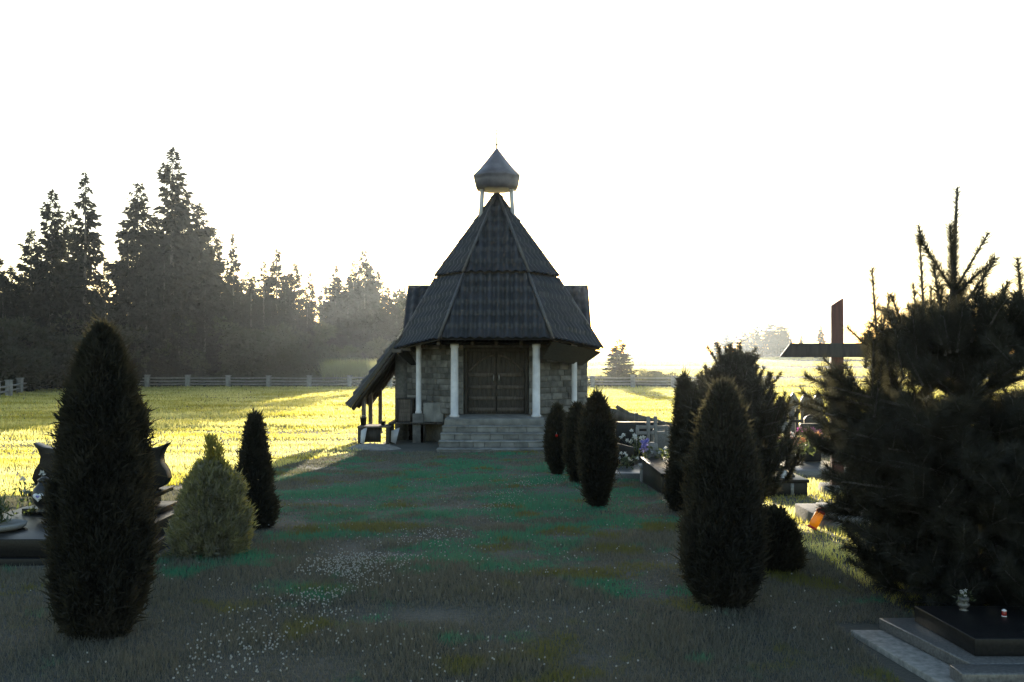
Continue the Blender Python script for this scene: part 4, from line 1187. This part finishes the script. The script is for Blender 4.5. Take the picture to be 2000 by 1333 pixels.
lantern('ruby lantern in front of the round-topped grey stone', p + Vector((.18, -.1, 0)), .04, .16, 'red_glass')
bouquet('mixed_bouquet', 'pale flowers in front of the round-topped grey stone', p + Vector((-.1, 0, 0)), (.2, .28), 9, ['pet_white', 'pet_yellow'], .03, 70)
p = small_grave(1515, 19.5, .5, .85, 'grave with slanted grey stone left of the mauve flowers', 'slant', 'granite_grey')
bouquet('yellow_bouquet', 'yellow flowers in front of the slanted grey stone', p, (.22, .3), 9, 'pet_yellow', .035, 80)
p = small_grave(1592, 20.5, .5, .9, 'grave with round-topped black stone at the edge of the big pine', 'arch')
bouquet('orange_bouquet', 'orange flowers in front of the round-topped black stone by the big pine', p, (.24, .3), 9, 'pet_orange', .04, 80)
p = small_grave(1556, 21.5, .36, 1.0, 'grave with thin dark cross in front of the pointed gravestones', 'cross', 'black')
def slab_bench():
    D = 12.0; x0, x1 = (1490 - 1000) / F * D, (1580 - 1000) / F * D; z = float(gz(3.5, D))
    zt = EYE - (937 - 690) / F * D
    t = thing('granite_grave', 'black granite grave box with pale corner strips and a vase on top', 'grave', ((x0 + x1) / 2, D, z))
    g = G(); g.bx(x0 + .04, x1 - .02, D + .02, D + 1.1, z - .08, zt - .045); g.build('kerb', M['granite'], t, bevel=.004)
    g = G(); g.bx(x0, x1, D, D + 1.14, zt - .043, zt); g.build('grave_slab', M['granite'], t, bevel=.004)
    g = G(); g.bx(x0 + .12, x0 + .17, D + .008, D + .018, z, z + .12); g.build('pale_strip', M['concrete_pale'], t); g = G(); g.bx(x0 + .36, x0 + .40, D + .008, D + .018, z, z + .16); g.build('pale_strip', M['concrete_pale'], t)
    return x0, x1, D, zt
bx0, bx1, bD, bz = slab_bench()
vase('tall black vase holding pink flowers on the granite grave box', (bx0 + .45, bD + .3, bz + .002), .07, .30, 'black')
bouquet('pink_bouquet', 'bright pink and orange flowers in the tall black vase', (bx0 + .48, bD + .3, bz + .30), (.34, .26), 16, ['pet_pink', 'pet_orange', 'pet_pink', 'pet_yellow', 'pet_white', 'pet_orange'], .055, 160)
lantern('low white grave lantern beside the tall black vase', (bx0 + .33, bD + .2, bz + .002), .05, .10, 'whiteglaze', 'whiteglaze')
bouquet('mauve_flowers', 'small mauve flower in dark leaves on the granite grave box', (bx0 + .17, bD + .35, bz + .002), (.16, .2), 4, 'pet_mauve', .03, 90)
# pointed stones further back
for (px, lb) in ((1549, 'grey gravestone with pointed top, left of two by the far field'), (1573, 'grey gravestone with pointed top, right of two by the far field'), (1597, 'grey gravestone with pointed top, partly behind the big pine')):
    D = 25; b_ = gp(px, D); zt = EYE - (766 - 690) / F * D; w_ = .13
    t = thing('pointed_gravestone', lb, 'gravestone', b_, 'pointed gravestones by the far field')
    g = G(); o_ = [(-w_, 0), (w_, 0), (w_, zt - b_.z - .22), (0, zt - b_.z), (-w_, zt - b_.z - .22)]
    g.prism([(b_.x + a, D - .06, b_.z + c_) for a, c_ in o_], [(b_.x + a, D + .06, b_.z + c_) for a, c_ in o_]); g.build('stone', M['granite_grey'], t, bevel=.012)
    g = G(); g.bx(b_.x - w_ - .08, b_.x + w_ + .08, D - .13, D + .13, b_.z - .05, b_.z + .1); g.build('base', M['concrete'], t, bevel=.01)
def flower_grave():
    D = 16; b_ = gp(1568, D); t = thing('flower_grave', 'grave with dark headstone and mauve flowers behind the pink bouquet', 'grave', b_)
    x, z = b_.x, b_.z
    g = G(); g.bx(x - .5, x + .45, D - 1.2, D + .15, z - .1, z + .2); g.build('kerb', M['granite_grey'], t, bevel=.01)
    g = G(); g.bx(x - .05, x + .3, D - .06, D + .08, z + .202, z + .86); g.build('headstone', M['granite'], t, bevel=.02)
    return x, D, z
fx, fD, fz = flower_grave()
bouquet('mauve_bouquet', 'mauve flowers in front of the dark headstone behind the pink bouquet', (fx, fD - .3, fz + .35), (.26, .42), 14, 'pet_mauve', .05, 120)
def corner_block():
    t = thing('stone_kerb', 'pale stone block on a low grave edge beside the tilted amber lantern', 'grave', gp(1650, 9.0))
    z = float(gz(3.2, 9)); x0 = (1606 - 1000) / F * 9.0
    g = G(); g.bx(x0, x0 + 1.3, 9.0, 9.9, z - .1, z + .10); g.build('kerb', M['concrete'], t, bevel=.012)
    g = G(); g.bx(x0 + .04, x0 + .26, 9.1, 9.35, z + .102, z + .20); g.build('block', M['concrete_pale'], t, bevel=.012)
corner_block()
c = gp(1584, 8.9)
lantern('amber grave lantern tilted in the sunlit grass by the big pine', c + Vector((0, 0, .015)), .045, .23, 'yellow_glass', 'red', tilt=R(28))
# made-up ball for a bright red dot in the row of arborvitae
b_ = at(1087, 851, 15.28); t = thing('red_dot_ball', 'tiny red ball added for a bright red dot in the arborvitae next to the steps', 'red dot', b_)
g = G(); g.lathe([(.002, -.024), (.015, -.019), (.024, 0), (.015, .019), (.002, .024)], b_, 12); g.build('ball', M['red'], t, smooth=True)
g = G(); g.tube([b_ + Vector((0, 0, .024)), b_ + Vector((0, .05, .06))], .003, 5); g.build('hook', M['steel'], t)

# ------------------------------------------------------------------ haze
def haze():
    m, nt, out = _new('haze_air')
    v = nt.nodes.new('ShaderNodeVolumePrincipled')
    v.inputs['Color'].default_value = (.76, .88, 1.0, 1)
    v.inputs['Density'].default_value = HAZE
    v.inputs['Anisotropy'].default_value = .86
    nt.links.new(v.outputs[0], out.inputs['Volume'])
    g = G(); g.bx(-420, 420, -70, 700, -4.5, 34); tag(g.build('haze', m), 'thin bright haze filling the valley air', 'haze', kind='stuff')
HAZE = .0002
haze()
